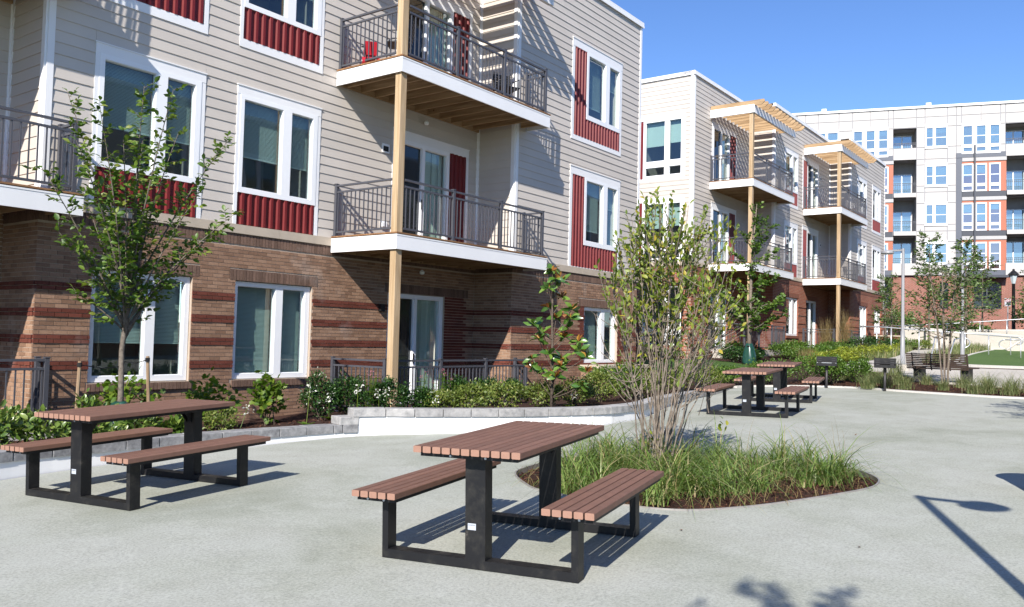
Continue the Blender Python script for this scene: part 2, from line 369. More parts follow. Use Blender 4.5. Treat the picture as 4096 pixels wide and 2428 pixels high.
M['signred'] = paint('sign_red', (.5, .03, .03), .5)
M['paleleaf'] = leafmat('dry_leaf', [(0, (.12, .05, .02)), (1, (.2, .09, .04))], .8, .1)

def plaza_mat():
    mt, nt, out = _nt('plaza_surface'); v = world_pos(nt)
    n1 = N(nt, 'ShaderNodeTexNoise', Scale=55.0, Detail=4.0, Roughness=.75); nt.links.new(v, n1.inputs['Vector'])
    c = ramp(nt, n1.outputs['Fac'], [(.28, (.245, .255, .236)), (.5, (.365, .376, .342)), (.72, (.46, .472, .436))])
    n2 = N(nt, 'ShaderNodeTexNoise', Scale=.55, Detail=5.0, Roughness=.6, Distortion=.4); nt.links.new(v, n2.inputs['Vector'])
    c = mixc(nt, 1.0, c, ramp(nt, n2.outputs['Fac'], [(.30, (.74, .76, .70)), (.46, (.92, .93, .90)), (.60, (1, 1, 1))]), 'MULTIPLY')
    n3 = N(nt, 'ShaderNodeTexNoise', Scale=2.6, Detail=4.0, Roughness=.6); nt.links.new(v, n3.inputs['Vector'])
    c = mixc(nt, 1.0, c, ramp(nt, n3.outputs['Fac'], [(.3, (.9, .9, .88)), (.6, (1, 1, 1))]), 'MULTIPLY')
    finish(nt, out, c, .92, 0, (n1.outputs['Fac'], .4, .01), .2); return mt
M['plaza'] = plaza_mat()
# ------------------------------------------------------------------ the ground
WP = [(-14,6.6),(-6,7.3),(-1,8.0),(1.0,8.35),(2.5,8.65),(3.77,8.88),(4.5,8.95),(5.7,8.97),(6.98,8.87),(7.59,8.78),(8.0,8.68),(8.46,8.44),(8.9,8.03),(10,7.2),(11.22,6.66),(12.0,6.58),(12.9,6.65),(14.5,7.1),(16.43,7.45),(17.3,7.56),(18.58,7.72),(19.94,8.03)]
CP = [(19.94,8.03),(20.75,8.04),(21.45,7.5),(22.0,6.75),(22.15,5.9),(22.08,5.28),(21.78,4.8),(21.5,3.96),(21.3,3.2),(21.14,2.65),(21.1,1.97),(21.0,0),(20.6,-4),(19,-9),(16,-14)]
RING = [(6.42,3.75),(6.52,4.42),(6.71,4.74),(7.06,5.11),(7.42,5.26),(8.1,5.28),(8.8,4.95),(9.35,4.3),(9.62,3.5),(9.62,2.85),(9.45,2.4),(9.1,2.12),(8.75,2.03),(8.4,2.06),(7.7,2.31),(6.96,2.66),(6.5,3.08)]
def gz(x, y): return -0.0255*4.8+0.008*3.45+.0255*x-.008*y
def ss(a, b, x):
    t = min(1, max(0, (x-a)/(b-a))); return t*t*(3-2*t)
def spline(pts, closed=False, n=8):
    out = []; k = len(pts)
    P = lambda i: pts[i % k] if closed else pts[min(max(i, 0), k-1)]
    for i in range(k if closed else k-1):
        p0, p1, p2, p3 = P(i-1), P(i), P(i+1), P(i+2)
        for j in range(n):
            t = j/n
            out.append(tuple(.5*((2*b)+(-a+c)*t+(2*a-5*b+4*c-d)*t*t+(-a+3*b-3*c+d)*t**3) for a, b, c, d in zip(p0, p1, p2, p3)))
    if not closed: out.append(tuple(pts[-1]))
    return out
WALL = spline(WP, n=6); CURB = spline(CP, n=6); RINGC = spline(RING, True, 6)
def yw(x):
    for (x0, y0), (x1, y1) in zip(WP, WP[1:]):
        if x0 <= x <= x1: return y0+(y1-y0)*(x-x0)/(x1-x0)
    return 8.03 if x > 0 else 6.6
def Tz(x):
    if x < 44: return .40+.045*(x-21)
    if x < 50: return 1.435+(x-44)*.02
    return min(1.555+(x-50)*.085, 2.95)
def G(x, y):
    zt = .12+(.33-.12)*ss(8.0, 8.7, x); zb = -.15+.11*ss(9, 12, x)+.30*ss(15, 20, x)
    a = min(1, max(0, (y-yw(x))/(12.4-yw(x))))
    near = zt*(1-a)+zb*a
    s = ss(18, 22, x)
    return near*(1-s)+max(Tz(x), .36)*s
def inside(p, poly):
    x, y = p; r = False; n = len(poly); j = n-1
    for i in range(n):
        xi, yi = poly[i]; xj, yj = poly[j]
        if (yi > y) != (yj > y) and x < (xj-xi)*(y-yi)/(yj-yi)+xi: r = not r
        j = i
    return r
def sheet(name, poly, zf, mat, pts=(), holes=(), thick=0.0):
    vs_ = [Vector(p) for p in poly]; ed = [(i, (i+1) % len(poly)) for i in range(len(poly))]
    for h in holes:
        b = len(vs_); vs_ += [Vector(p) for p in h]; ed += [(b+i, b+(i+1) % len(h)) for i in range(len(h))]
    vs_ += [Vector(p) for p in pts if inside(p, poly) and not any(inside(p, h) for h in holes)]
    r = delaunay_2d_cdt(vs_, ed, [], 0, 1e-5)
    v, f = r[0], r[2]
    fs = []
    for q in f:
        c = (sum(v[i].x for i in q)/len(q), sum(v[i].y for i in q)/len(q))
        if inside(c, poly) and not any(inside(c, h) for h in holes): fs.append(tuple(q))
    V3 = [(a.x, a.y, zf(a.x, a.y)) for a in v]
    if thick:
        n = len(V3); V3 += [(a, b, c-thick) for a, b, c in V3]
        es = {}
        for q in fs:
            for i in range(len(q)):
                e = (q[i], q[(i+1) % len(q)]); es[e] = es.get(e, 0)+1
        for (a, b) in list(es):
            if (b, a) not in es: fs.append((b, a, a+n, b+n))
    me = bpy.data.meshes.new(name); me.from_pydata(V3, [], fs); me.materials.append(mat)
    me.polygons.foreach_set('use_smooth', [not thick]*len(me.polygons)); me.update()
    return add(name, me)
def offset_path(path, d):
    out = []
    for i, p in enumerate(path):
        a = path[max(i-1, 0)]; b = path[min(i+1, len(path)-1)]
        t = Vector((b[0]-a[0], b[1]-a[1])).normalized(); out.append((p[0]-t.y*d, p[1]+t.x*d))
    return out
plaza_poly = WALL + CURB[1:] + [(-14, -20)]
tag(sheet('plaza_ground', plaza_poly, gz, M['plaza'], holes=[RINGC]), kind='structure')
gp = [(x*.45, y*.45) for x in range(-20, 54) for y in range(14, 30)] + [(24+x*.9, -6+y*.9) for x in range(0, 30) for y in range(0, 28)] + [(-12+x*4, -60+y*4) for x in range(0, 40) for y in range(0, 40) if not (-20 < -12+x*4 < 52 and -8 < -60+y*4 < 22)]
inner = offset_path(WALL, .06)
garden_poly = inner + CURB[2:] + [(30, -70), (150, -70), (150, 90), (-14, 90)]
tag(sheet('garden_ground', garden_poly, G, M['mulch'], gp), kind='structure')
tag(sheet('far_ground', [(-400, -400), (600, -400), (600, 500), (-400, 500)], lambda x, y: -1.2, M['lawn']), kind='structure')
tag(sheet('opposite_lawn', [(-60, -70), (29.9, -70), (16.0, -14.02), (-14.02, -20.02), (-60, -20)], lambda x, y: gz(x, y)-.02 if x > -20 else gz(-20, y)-.02, M['lawn']), kind='structure')
# flush kerb round the far end of the plaza
def strip(name, path, d0, d1, zf, mat, h, segs=None):
    a = offset_path(path, d0); b = offset_path(path, d1); mb = MB()
    for i in range(len(path)-1):
        q = [a[i], a[i+1], b[i+1], b[i]]
        top = [(p[0], p[1], zf(*p)+h) for p in q]; bot = [(p[0], p[1], zf(*p)-.12) for p in q]
        n = len(mb.v); mb.v += top+bot
        mb.f += [(n, n+3, n+2, n+1), (n, n+1, n+5, n+4), (n+2, n+3, n+7, n+6)]
        if i == 0: mb.f.append((n+3, n, n+4, n+7))
        if i == len(path)-2: mb.f.append((n+1, n+2, n+6, n+5))
    return mb.build(name, mat)
tag(strip('kerb', CURB[4:], -.02, .14, gz, M['kerb'], .035), kind='structure')
# lawn between the two buildings, concrete walk, turf
grid = lambda x0, x1, y0, y1, s: [(x0+i*s, y0+j*s) for i in range(int((x1-x0)/s)+1) for j in range(int((y1-y0)/s)+1)]
lawn_poly = spline([(22.3,18),(22.3,12.2),(21.6,10.4),(22.2,9.55),(24.0,9.6),(26,10.0),(28.2,10.7),(30.1,12.6),(30.5,13.9),(30.5,18)], False, 4)
tag(sheet('lawn', lawn_poly, lambda x, y: G(x, y)+.03, M['lawn'], grid(21, 31, 9, 18, .45)), kind='structure')
walk_poly = spline([(28.2,7.55),(29.8,8.05),(32.5,8.07),(35.4,7.8),(38,7.95),(43,8.4),(50,9.0),(50,7.6),(44,6.9),(38,6.6),(33,6.2),(31.2,5.4),(30.9,4.2),(30.9,0),(30.5,-8),(26.5,-8),(24.2,-2),(23.7,1.5),(24.0,2.6),(24.4,3.6),(24.6,4.4),(25.6,4.9),(27.0,5.7),(27.9,6.5)], True, 3)
tag(sheet('concrete_walk', walk_poly, lambda x, y: G(x, y)+.035, M['concrete'], grid(23.5, 50.5, -8, 9.5, .9), thick=.12), kind='structure')
turf_poly = spline([(31.9,-6),(31.9,2),(31.9,4.2),(32.3,4.9),(33.5,5.25),(36,5.5),(40,5.6),(44,5.4),(46,4.8),(46,-6)], False, 4)
tag(sheet('turf_lawn', turf_poly, lambda x, y: G(x, y)+.07, M['turf'], grid(31, 46, -6, 6, .9)), kind='structure')
tag(strip('turf_kerb', turf_poly[4:33], -.14, .0, lambda x, y: G(x, y), M['kerb'], .085), kind='structure')
# mulch inside the planted island, a little below the plaza
rp = [(6.3+i*.14, 1.9+j*.14) for i in range(26) for j in range(26)]
tag(sheet('island_mulch', RINGC, lambda x, y: gz(x, y)-.045+.03*math.sin(7*x+1.3)*math.sin(6*y)+.015*math.sin(19*x)*math.cos(17*y), M['mulch'], rp), kind='structure')
mb = MB(); rc = RINGC+[RINGC[0]]
for i in range(len(rc)-1):
    (x0, y0), (x1, y1) = rc[i], rc[i+1]
    L_ = math.hypot(x1-x0, y1-y0); nx, ny = (y1-y0)/L_*.008, -(x1-x0)/L_*.008
    q = [(x0-nx, y0-ny), (x1-nx, y1-ny), (x1+nx, y1+ny), (x0+nx, y0+ny)]
    n = len(mb.v); mb.v += [(p[0], p[1], gz(*p)+.012) for p in q]+[(p[0], p[1], gz(*p)-.13) for p in q]
    mb.f += [(n, n+1, n+2, n+3), (n, n+4, n+5, n+1), (n+2, n+6, n+7, n+3)]
tag(mb.build('edging_strip', M['steel_edge']), 'thin metal edging strip curving round the planted grass island', 'edging')
# wood chips
def chips(name, pts, zf, smin=.012, smax=.04):
    mb = MB()
    for x, y in pts:
        a = random.uniform(0, 6.28); l = random.uniform(smin, smax); w = l*random.uniform(.25, .5)
        mb.box((x, y, zf(x, y)+random.uniform(0, .012)), (l, w, random.uniform(.004, .01)), a, random.uniform(-.5, .5))
    o = mb.build(name, M['chip']); return o
cp_ = []
while len(cp_) < 3600:
    p = (random.uniform(6.3, 9.7), random.uniform(1.9, 5.4))
    if inside(p, RINGC): cp_.append(p)
tag(chips('wood_chips', cp_, lambda x, y: gz(x, y)-.04+.03*math.sin(7*x+1.3)*math.sin(6*y)), 'loose red brown wood chips covering the island under the grass', 'mulch', kind='stuff')
cp2 = []
while len(cp2) < 2500:
    x = random.uniform(21.2, 24); y = random.uniform(1.2, 7.4)
    if inside((x, y), garden_poly) and not inside((x, y), walk_poly): cp2.append((x, y))
while len(cp2) < 4200:
    x = random.uniform(5, 9.5); y = random.uniform(9.0, 12)
    if inside((x, y), garden_poly): cp2.append((x, y))
tag(chips('bed_chips', cp2, lambda x, y: G(x, y)+.005, .02, .06), 'dark wood chips strewn over the planting beds', 'mulch', kind='stuff')

# ------------------------------------------------------------------ low block retaining wall
t = thing('retaining_wall', (8.2, 8.6, gz(8.2, 8.6)), 'low curved retaining wall, white panels capped with grey concrete blocks, before the plants', 'wall')
def arc_samples(path, a0=None):
    s = [0]
    for p, q in zip(path, path[1:]): s.append(s[-1]+math.hypot(q[0]-p[0], q[1]-p[1]))
    return s
FINE = spline(WP, n=24); FS = arc_samples(FINE)
def at_s(s):
    s = min(max(s, 0), FS[-1]-1e-6); i = int(np.searchsorted(FS, s, side='right'))-1
    f = (s-FS[i])/(FS[i+1]-FS[i]); p, q = FINE[i], FINE[i+1]
    return Vector((p[0]+(q[0]-p[0])*f, p[1]+(q[1]-p[1])*f)), math.atan2(q[1]-p[1], q[0]-p[0])
def s_of_x(x):
    for i, p in enumerate(FINE):
        if p[0] >= x: return FS[i]
S_STEP = s_of_x(8.16); S_END = FS[-1]
def path_slab(s0, s1, d0, d1, z0f, z1f, n):
    mb = MB(); 
    for k in range(n+1):
        p, a = at_s(s0+(s1-s0)*k/n); nx, ny = -math.sin(a), math.cos(a)
        o, i_ = (p.x+nx*d0, p.y+ny*d0), (p.x+nx*d1, p.y+ny*d1)
        mb.v += [(*o, z0f(*o)), (*o, z1f), (*i_, z1f), (*i_, z0f(*i_))]
        if k:
            b = 4*(k-1); mb.f += [(b, b+4, b+5, b+1), (b+1, b+5, b+6, b+2), (b+2, b+6, b+7, b+3)]
    e = 4*n; mb.f += [(0, 1, 2, 3), (e, e+3, e+2, e+1)]
    return mb
low = lambda x, y: gz(x, y)-.15
s = s_of_x(-8)
while s < S_STEP:
    e = min(s+2.44, S_STEP); mb = path_slab(s+.003, e-.001, .015, .12, low, .098, 12); mb.build('base_panel', M['whitewall'], t); s = e
s = S_STEP
while s < S_END-.2:
    e = min(s+2.44, S_END-.1); mb = path_slab(s+.003, e-.001, .015, .12, low, .308, 12); mb.build('base_panel', M['whitewall'], t); s = e
def block(s0, s1, d0, d1, z0, z1, mat):
    g = .004
    mb = path_slab(s0+g, s1-g, d0+random.uniform(-.004, .004), d1, lambda x, y: z0, z1+random.uniform(-.002, .002), 3)
    o = mb.build('block', mat, t)
    bv = o.modifiers.new('bevel', 'BEVEL'); bv.width = .006; bv.segments = 1; bv.limit_method = 'ANGLE'
s = s_of_x(-8)
while s < S_STEP-.25:
    e = min(s+.40, S_STEP-.2); block(s, e, -.005, .23, .1, .205, M['block2']); s = e
block(S_STEP-.2, S_STEP+.02, -.008, .24, .1, .205, M['block2']); block(S_STEP-.25, S_STEP+.03, -.008, .30, .207, .31, M['block'])
s = S_STEP-.06; first = True
while s < S_END-.1:
    e = min(s+(.40 if not first else .46), S_END); block(s, e, -.012, .24, .312, .42, M['block']); s = e; first = False
# ------------------------------------------------------------------ building kit
CAMP = Vector((0, 0, 1.41))
_plank = {}
def plank_mesh(mat):
    if mat.name not in _plank:
        b = MB()   # u -.5...5, thickness outwards (-y), z 0..1, lapped
        v = [(-.5, .015, 0), (-.5, -.021, 0), (-.5, -.007, 1), (-.5, .015, 1), (.5, .015, 0), (.5, -.021, 0), (.5, -.007, 1), (.5, .015, 1)]
        b.raw(v, [(0, 1, 2, 3), (4, 7, 6, 5), (1, 5, 6, 2), (0, 4, 5, 1), (3, 2, 6, 7)])
        _plank[mat.name] = b.mesh('siding_plank', mat)
    return _plank[mat.name]
def siding(fr, parent, u0, u1, z0, z1, holes, expo=.178, mat=None, joints=True):
    mat = mat or M['siding']; me = plank_mesh(mat); z = z0; k = 0
    while z < z1-.02:
        zt = min(z+expo, z1); segs = [(u0, u1)]; extra = []
        for h in holes:
            if h[2] < zt-.004 and h[3] > z+.004:
                ns = []
                for a, b in segs:
                    if h[1] <= a or h[0] >= b: ns.append((a, b)); continue
                    if h[0] > a: ns.append((a, h[0]))
                    if h[1] < b: ns.append((h[1], b))
                    if h[2] > z+.02: extra.append((max(a, h[0]), min(b, h[1]), z, h[2]))
                    if h[3] < zt-.02: extra.append((max(a, h[0]), min(b, h[1]), h[3], zt))
                segs = ns
        al = [(a, b, z, zt) for a, b in segs]+extra
        for a, b, c, d in al:
            if b-a < .01: continue
            cuts = [a]
            if joints and b-a > 3.2: cuts.append(a+random.uniform(1.0, b-a-1.0))
            cuts.append(b)
            for p, q in zip(cuts, cuts[1:]):
                add('siding_plank', me, parent, fr.p((p+q)/2, random.uniform(0, .0015), c), fr.rz, (q-p-.003, 1, d-c))
        z += expo; k += 1
def corrugated(fr, u0, u1, z0, z1, d, pitch=.155):
    mb = MB(); pr = []; u = u0
    n = max(1, round((u1-u0)/pitch)); p = (u1-u0)/n
    for i in range(n):
        a = u0+i*p; pr += [(a, d), (a+p*.42, d), (a+p*.52, d+.035), (a+p*.84, d+.035), (a+p*.94, d)]
    pr.append((u1, d))
    for u, dd in pr: mb.v += [tuple(fr.p(u, dd, z0)), tuple(fr.p(u, dd, z1))]
    for i in range(len(pr)-1): mb.f.append((2*i, 2*i+2, 2*i+3, 2*i+1))
    # screws
    for i in range(n):
        for zz in np.arange(z0+.12, z1, .42): mb.fb(fr, u0+(i+.2)*p-.007, u0+(i+.2)*p+.007, d, d+.006, zz-.007, zz+.007)
    return mb
def room(fr, u0, u1, z0, z1, d0, d1, parent):
    mb = MB(); p = lambda u, d, z: tuple(fr.p(u, d, z))
    mb.v = [p(u0, d0, z0), p(u1, d0, z0), p(u1, d0, z1), p(u0, d0, z1), p(u0, d1, z0), p(u1, d1, z0), p(u1, d1, z1), p(u0, d1, z1)]
    mb.f = [(4, 5, 6, 7), (0, 1, 5, 4), (3, 7, 6, 2), (0, 4, 7, 3), (1, 2, 6, 5)]
    return mb.build('interior', M['room'], parent)
def window(fr, parent, frame, panes, trim=None, reds=(), recess=0.0, slats=True, head=.16, label=None, screen=None, glass=None, name='window', blind=None, trimbot=0.0):
    fu0, fu1, fz0, fz1 = frame; dd = -recess; glass = glass or M['glass']
    mb = MB(); holes = [p[:4] for p in panes]
    mb.cells(fr, fu0, fu1, fz0, fz1, holes, dd-.08, dd+.034)
    for a, b, c, d in holes:
        mb.cells(fr, a-.001, b+.001, c-.001, d+.001, [(a+.009, b-.009, c+.009, d-.009)], dd-.06, dd+.014)
    w = mb.build(name, M['vinyl'], parent, org=fr.p((fu0+fu1)/2, 0, fz0))
    if label: w['label'] = label
    if trim:
        t0, t1, tz0, tz1 = trim; mb = MB()
        inner = [(fu0, fu1, fz0, fz1)]+[r for r in reds]
        iu0 = min(i[0] for i in inner); iu1 = max(i[1] for i in inner); iz0 = min(i[2] for i in inner); iz1 = max(i[3] for i in inner)
        fbox('trim', M['white'], w, fr, t0, iu0, -.015, .027, tz0, iz1); fbox('trim', M['white'], w, fr, iu1, t1, -.015, .027, tz0, iz1)
        if tz0 < iz0-.01: fbox('trim', M['white'], w, fr, iu0, iu1, -.015, .0268, tz0, iz0)
        mb = MB(); mb.fb(fr, t0, t1, -.015, .031, iz1, tz1); mb.fb(fr, t0-.012, t1+.012, -.015, .045, tz1-.001, tz1+.018); mb.build('head_trim', M['white'], w)
    for r in reds: corrugated(fr, *r, .0).build('metal_panel', M['red'], w)
    for i, (a, b, c, d, bl) in enumerate(panes):
        fbox('pane', M['screen_glass'] if screen == i else glass, w, fr, a, b, dd-.042, dd-.034, c, d)
        if bl > 0:
            zb = d-(d-c)*bl; mb = MB(); bd = dd-.16
            if slats:
                z = d
                while z > zb:
                    p = fr.p((a+b)/2, bd, z); L_ = b-a+.06
                    v = [fr.p(a-.03, bd+.006, z-.0095), fr.p(b+.03, bd+.006, z-.0095), fr.p(b+.03, bd-.006, z+.0095), fr.p(a-.03, bd-.006, z+.0095)]
                    n = len(mb.v); mb.v += [tuple(q) for q in v]; mb.f.append((n, n+1, n+2, n+3)); z -= .0225
                mb.fb(fr, a-.03, b+.03, bd-.012, bd+.012, zb-.02, zb)
            else: mb.fb(fr, a-.03, b+.03, bd-.01, bd, zb, d+.03)
            mb.build('blind', blind or M['blind'], w)
    room(fr, fu0, fu1, fz0, fz1, dd-.26, dd-1.6, w)
    return w
def sliding_door(fr, parent, frame, trim=None, reds=(), recess=0.0, label=None):
    fu0, fu1, fz0, fz1 = frame; um = (fu0+fu1)/2; dd = -recess
    P = [(fu0+.10, um-.045, fz0+.1, fz1-.09), (um+.045, fu1-.09, fz0+.1, fz1-.09)]
    w = window(fr, parent, frame, [(*P[0], 0), (*P[1], 0)], trim, reds, recess, label=label, name='sliding_door', screen=0)
    fbox('handle', M['black'], w, fr, um-.05, um-.025, dd+.034, dd+.06, fz0+.9, fz0+1.12)
    mb = MB(); a, b = P[1][0]+.02, P[1][1]-.02; n = 12   # vertical blinds drawn to the side
    for i in range(n):
        u = a+(b-a)*(i+.5)/n; mb.box(fr.p(u, dd-.12, (P[1][2]+P[1][3])/2), (.075, .004, P[1][3]-P[1][2]), fr.rz+random.uniform(-.3, .5))
    mb.build('blind', M['curtain'], w)
    return w
def rail_run(parent, a, b, z, height=1.04, post_a=True, post_b=True, mids=(), gap=.115):
    """metal railing from a to b (xy) standing on z"""
    a = Vector((a[0], a[1], 0)); b = Vector((b[0], b[1], 0)); L_ = (b-a).length; t = (b-a).normalized(); rz = math.atan2(t.y, t.x); up = lambda q, zz: Vector((q.x, q.y, zz))
    posts = ([0.0] if post_a else [])+list(mids)+([L_] if post_b else [])
    for s in posts:
        q = a+t*s
        mb = MB(); mb.box(up(q, z+height/2), (.062, .062, height), rz); mb.box(up(q, z+height+.008), (.076, .076, .016), rz); mb.box(up(q, z+.012), (.11, .11, .022), rz)
        mb.build('railing_post', M['rail'], parent, org=up(q, z))
    m_ = a+t*L_/2
    ubox('rail', M['rail'], parent, up(m_, z+height-.03), (L_, .048, .036), rz)
    ubox('rail', M['rail'], parent, up(m_, z+height-.155), (L_, .03, .036), rz)
    ubox('rail', M['rail'], parent, up(m_, z+.085), (L_, .03, .036), rz)
    n = max(1, int(L_/gap))
    for i in range(n):
        s = (i+.5)*L_/n
        if any(abs(s-p) < .05 for p in posts): continue
        ubox('baluster', M['rail'], parent, up(a+t*s, z+.09+(height-.26)/2), (.018, .018, height-.26), rz)
def balcony(parent, x0, x1, yf, yl, yr, xr, zt, pergola=False, fascia=.31):
    zb = zt-fascia
    mb = MB(); mb.mm((x0+.02, yf+.02, zt-.045), (xr, yl-.02, zt-.012)); mb.mm((xr+.0005, yf+.02, zt-.045), (x1-.02, yr-.03, zt-.012))
    y = yf-.012
    b = mb.build('balcony', M['deck'], parent, org=(x0, yf, zt))
    # deck boards with visible edges
    y = yf-.015
    while y < yl-.1:
        e = min(y+.137, yl-.03); ubox('deck_board', M['deck'], b, ((x0+(x1 if e < yr else xr))/2, (y+e)/2, zt-.003), ((x1 if e < yr else xr)-x0+.02, e-y-.006, .026)); y += .14
    mb = MB(); mb.mm((x0, yf, zb), (x1, yf+.03, zt-.03)); mb.mm((x0-.001, yf-.006, zt-.055), (x1+.001, yf, zt-.03)); mb.build('fascia', M['white'], b)
    mb = MB(); mb.mm((x0, yf+.031, zb), (x0+.03, yl-.03, zt-.03)); mb.build('fascia', M['white'], b)
    mb = MB(); mb.mm((x1-.03, yf+.031, zb), (x1, yr-.03, zt-.03)); mb.build('fascia', M['white'], b)
    n = int((x1-x0)/.405)
    for i in range(n):
        x = x0+.25+i*.405
        if x > x1-.1: break
        ye = yl-.05 if x < xr-.05 else yr-.05
        ubox('joist', M['wood_y'], b, (x, (yf+.04+ye)/2, zb+.12), (.04, ye-yf-.05, .2))
    mb = MB(); mb.mm((x0+.04, yl-.075, zb+.01), (xr-.05, yl-.035, zt-.05)); mb.build('ledger', M['wood_x'], b)
    mb = MB(); mb.mm((x0+.04, yf+.034, zb+.015), (x1-.04, yf+.07, zt-.05)); mb.build('rim_joist', M['wood_x'], b)
    # railings
    yr_ = yf+.075
    rail_run(b, (x0+.075, yl-.06), (x0+.075, yf+.2), zt+.012, post_a=True, post_b=False)
    fx0, fx1 = x0+.24, x1-.12; L_ = fx1-fx0
    rail_run(b, (fx0, yr_), (fx1, yr_), zt+.012, post_a=False, post_b=True, mids=(L_*.31, L_*.655))
    rail_run(b, (fx1, yr_+.03), (fx1, yr-.08), zt+.012, post_a=False, post_b=True)
    if pergola:
        p0, p1 = zt+2.60, zt+2.92
        mb = MB(); mb.mm((x0-.01, yf-.01, p0), (x1+.02, yf+.06, p1)); pg = mb.build('pergola', M['white'], parent, org=(x0, yf, p0))
        mb = MB(); mb.mm((x0-.01, yf+.061, p0), (x0+.07, yl-.03, p1)); mb.build('beam', M['white'], pg)
        mb = MB(); mb.mm((x0+.08, yf+.065, p0+.02), (x1-.02, yf+.11, p1-.02)); mb.build('beam', M['wood_x'], pg)
        n = 13
        for i in range(n):
            x = x0+.03+(x1-x0-.06)*i/(n-1); ye = yl-.04 if x < xr-.05 else yr-.04; ys = yf-.42
            f2 = Fr((x, 0), (0, -1)); mb = MB()
            z0, z1 = p1-.04, p1+.165
            zl = p1-.04+.001
            poly = [(-ye, z0), (-(yf+.12), z0), (-(yf+.12), zl), (-(ys+.13), zl), (-ys, zl+.11), (-ys, z1-.05), (-(ys+.04), z1), (-ye, z1)]
            mb.prism(f2, poly[::-1], -.02, .02); mb.build('rafter', M['wood_y'], pg, org=(x, yf, p1))
            if i and x < xr: ubox('joist_hanger', M['galv'], pg, (x, yl-.04, p1+.0), (.056, .03, .11))
    return b
def coping(fr, parent, u0, u1, z, h=.14, proj=.06, back=.5):
    mb = MB(); mb.fb(fr, u0, u1, -back, proj, z-h, z); mb.fb(fr, u0, u1, proj, proj+.012, z-h-.02, z-h+.03); return mb.build('coping', M['white'], parent)
def wall(name, fr, parent, u0, u1, z0, z1, holes, mat, d0=-.25, d1=-.005):
    mb = MB(); mb.cells(fr, u0, u1, z0, z1, holes, d0, d1); return mb.build(name, mat, parent, org=fr.p(u0, 0, z0))
def corner_board(fr, parent, u, z0, z1, w=.1):
    return fbox('corner_board', M['white'], parent, fr, u-w/2, u+w/2, -.012, .03, z0, z1)

BR = []       # bricks of the near building: (frame, u, d, z, length, height, depth, kind)
CH = .0655
def lay_bricks(fr, u0, u1, z0, ztop, holes, phase=0.0, redzones=(), bands=(.8, 1.193, 1.586, 1.979)):
    k0 = int(math.floor((z0-.8)/CH)); k = k0
    while .8+(k+1)*CH <= ztop+.001:
        z = .8+k*CH; zc = z+CH/2
        band = any(b-.001 <= z < b+2*CH-.001 for b in bands)
        segs = [(u0, u1)]
        for h in holes:
            if h[2] < zc < h[3]:
                ns = []
                for a, b in segs:
                    if h[1] <= a or h[0] >= b: ns.append((a, b)); continue
                    if h[0] > a: ns.append((a, h[0]))
                    if h[1] < b: ns.append((h[1], b))
                segs = ns
        off = phase+(.1015 if k % 2 else 0.0)
        for a, b in segs:
            u = math.floor((a-off)/.203)*.203+off
            while u < b:
                p, q = max(u, a), min(u+.203, b)
                if q-p > .03:
                    um = (p+q)/2; red = band or any(r[0] <= um <= r[1] and r[2] <= zc <= r[3] for r in redzones)
                    BR.append((fr, um, .014 if band else 0.0, z+.005, q-p-.0095, CH-.0095, .03, 'rbrick' if red else 'buff'))
                u += .203
        k += 1
def soldiers(fr, u0, u1, z0, z1, kind='brown', d=0.004):
    n = max(1, round((u1-u0)/.0677)); p = (u1-u0)/n
    for i in range(n): BR.append((fr, u0+(i+.5)*p, d, z0+.003, p-.0095, z1-z0-.007, .03, kind))
# insect-screened pane: dark mesh over glass
def screen_glass():
    mt, nt, out = _nt('screened_glass')
    tr = nt.nodes.new('ShaderNodeBsdfTransparent'); tr.inputs[0].default_value = (.3, .33, .33, 1)
    df = nt.nodes.new('ShaderNodeBsdfDiffuse'); df.inputs[0].default_value = (.035, .04, .042, 1)
    gl = nt.nodes.new('ShaderNodeBsdfGlossy'); gl.inputs['Roughness'].default_value = .03; gl.inputs['Color'].default_value = (.6, .65, .7, 1)
    m1 = nt.nodes.new('ShaderNodeMixShader'); m1.inputs[0].default_value = .5; nt.links.new(tr.outputs[0], m1.inputs[1]); nt.links.new(df.outputs[0], m1.inputs[2])
    fr = nt.nodes.new('ShaderNodeLayerWeight'); fr.inputs['Blend'].default_value = .12
    m2 = nt.nodes.new('ShaderNodeMixShader'); nt.links.new(fr.outputs['Facing'], m2.inputs[0]); nt.links.new(m1.outputs[0], m2.inputs[1]); nt.links.new(gl.outputs[0], m2.inputs[2]); nt.links.new(m2.outputs[0], out.inputs['Surface'])
    return mt
M['screen_glass'] = screen_glass()

# ------------------------------------------------------------------ near apartment building
W0, W1, W2, BF = 14.017, 12.884, 11.751, 11.063
XL, XR, XE = 5.80, 15.906, 22.031
LV = 3.34; ZST0, ZST1, ZROOF = 3.185, 3.345, 10.85
A = thing('apartment_building', (5.8, 12.9, -.1), 'nearest beige sided apartment building with brown brick ground floor and red panels', 'building')
f0, f1, f2 = Fr((0, W0), (1, 0)), Fr((0, W1), (1, 0)), Fr((0, W2), (1, 0))
rL, rR = Fr((XL, 0), (0, -1)), Fr((XR, 0), (0, -1))     # returns, u = -Y
ends = Fr((XE, 0), (0, 1))
def b_window(fr, par, u0, dz, bl, redz0=3.35, low=False, **kw):
    """big lite left, narrow lite right, red panel below; u0 = left edge of the trim"""
    s = lambda u: u-9.07+u0
    tz0 = (3.345 if not low else 3.19)+dz
    return window(fr, par, (s(9.14), s(10.905), 3.92+dz, 5.68+dz), [(s(9.22), s(10.08), 4.015+dz, 5.6+dz, bl[0]), (s(10.28), s(10.795), 4.015+dz, 5.6+dz, bl[1])],
                  (s(9.07), s(10.985), tz0, 5.83+dz), [(s(9.155), s(10.895), (3.35 if not low else 3.34)+dz, 3.92+dz)], **kw)
b_window(f1, A, 6.515, 0, (.62, .62)); b_window(f1, A, 9.07, 0, (.62, .62))
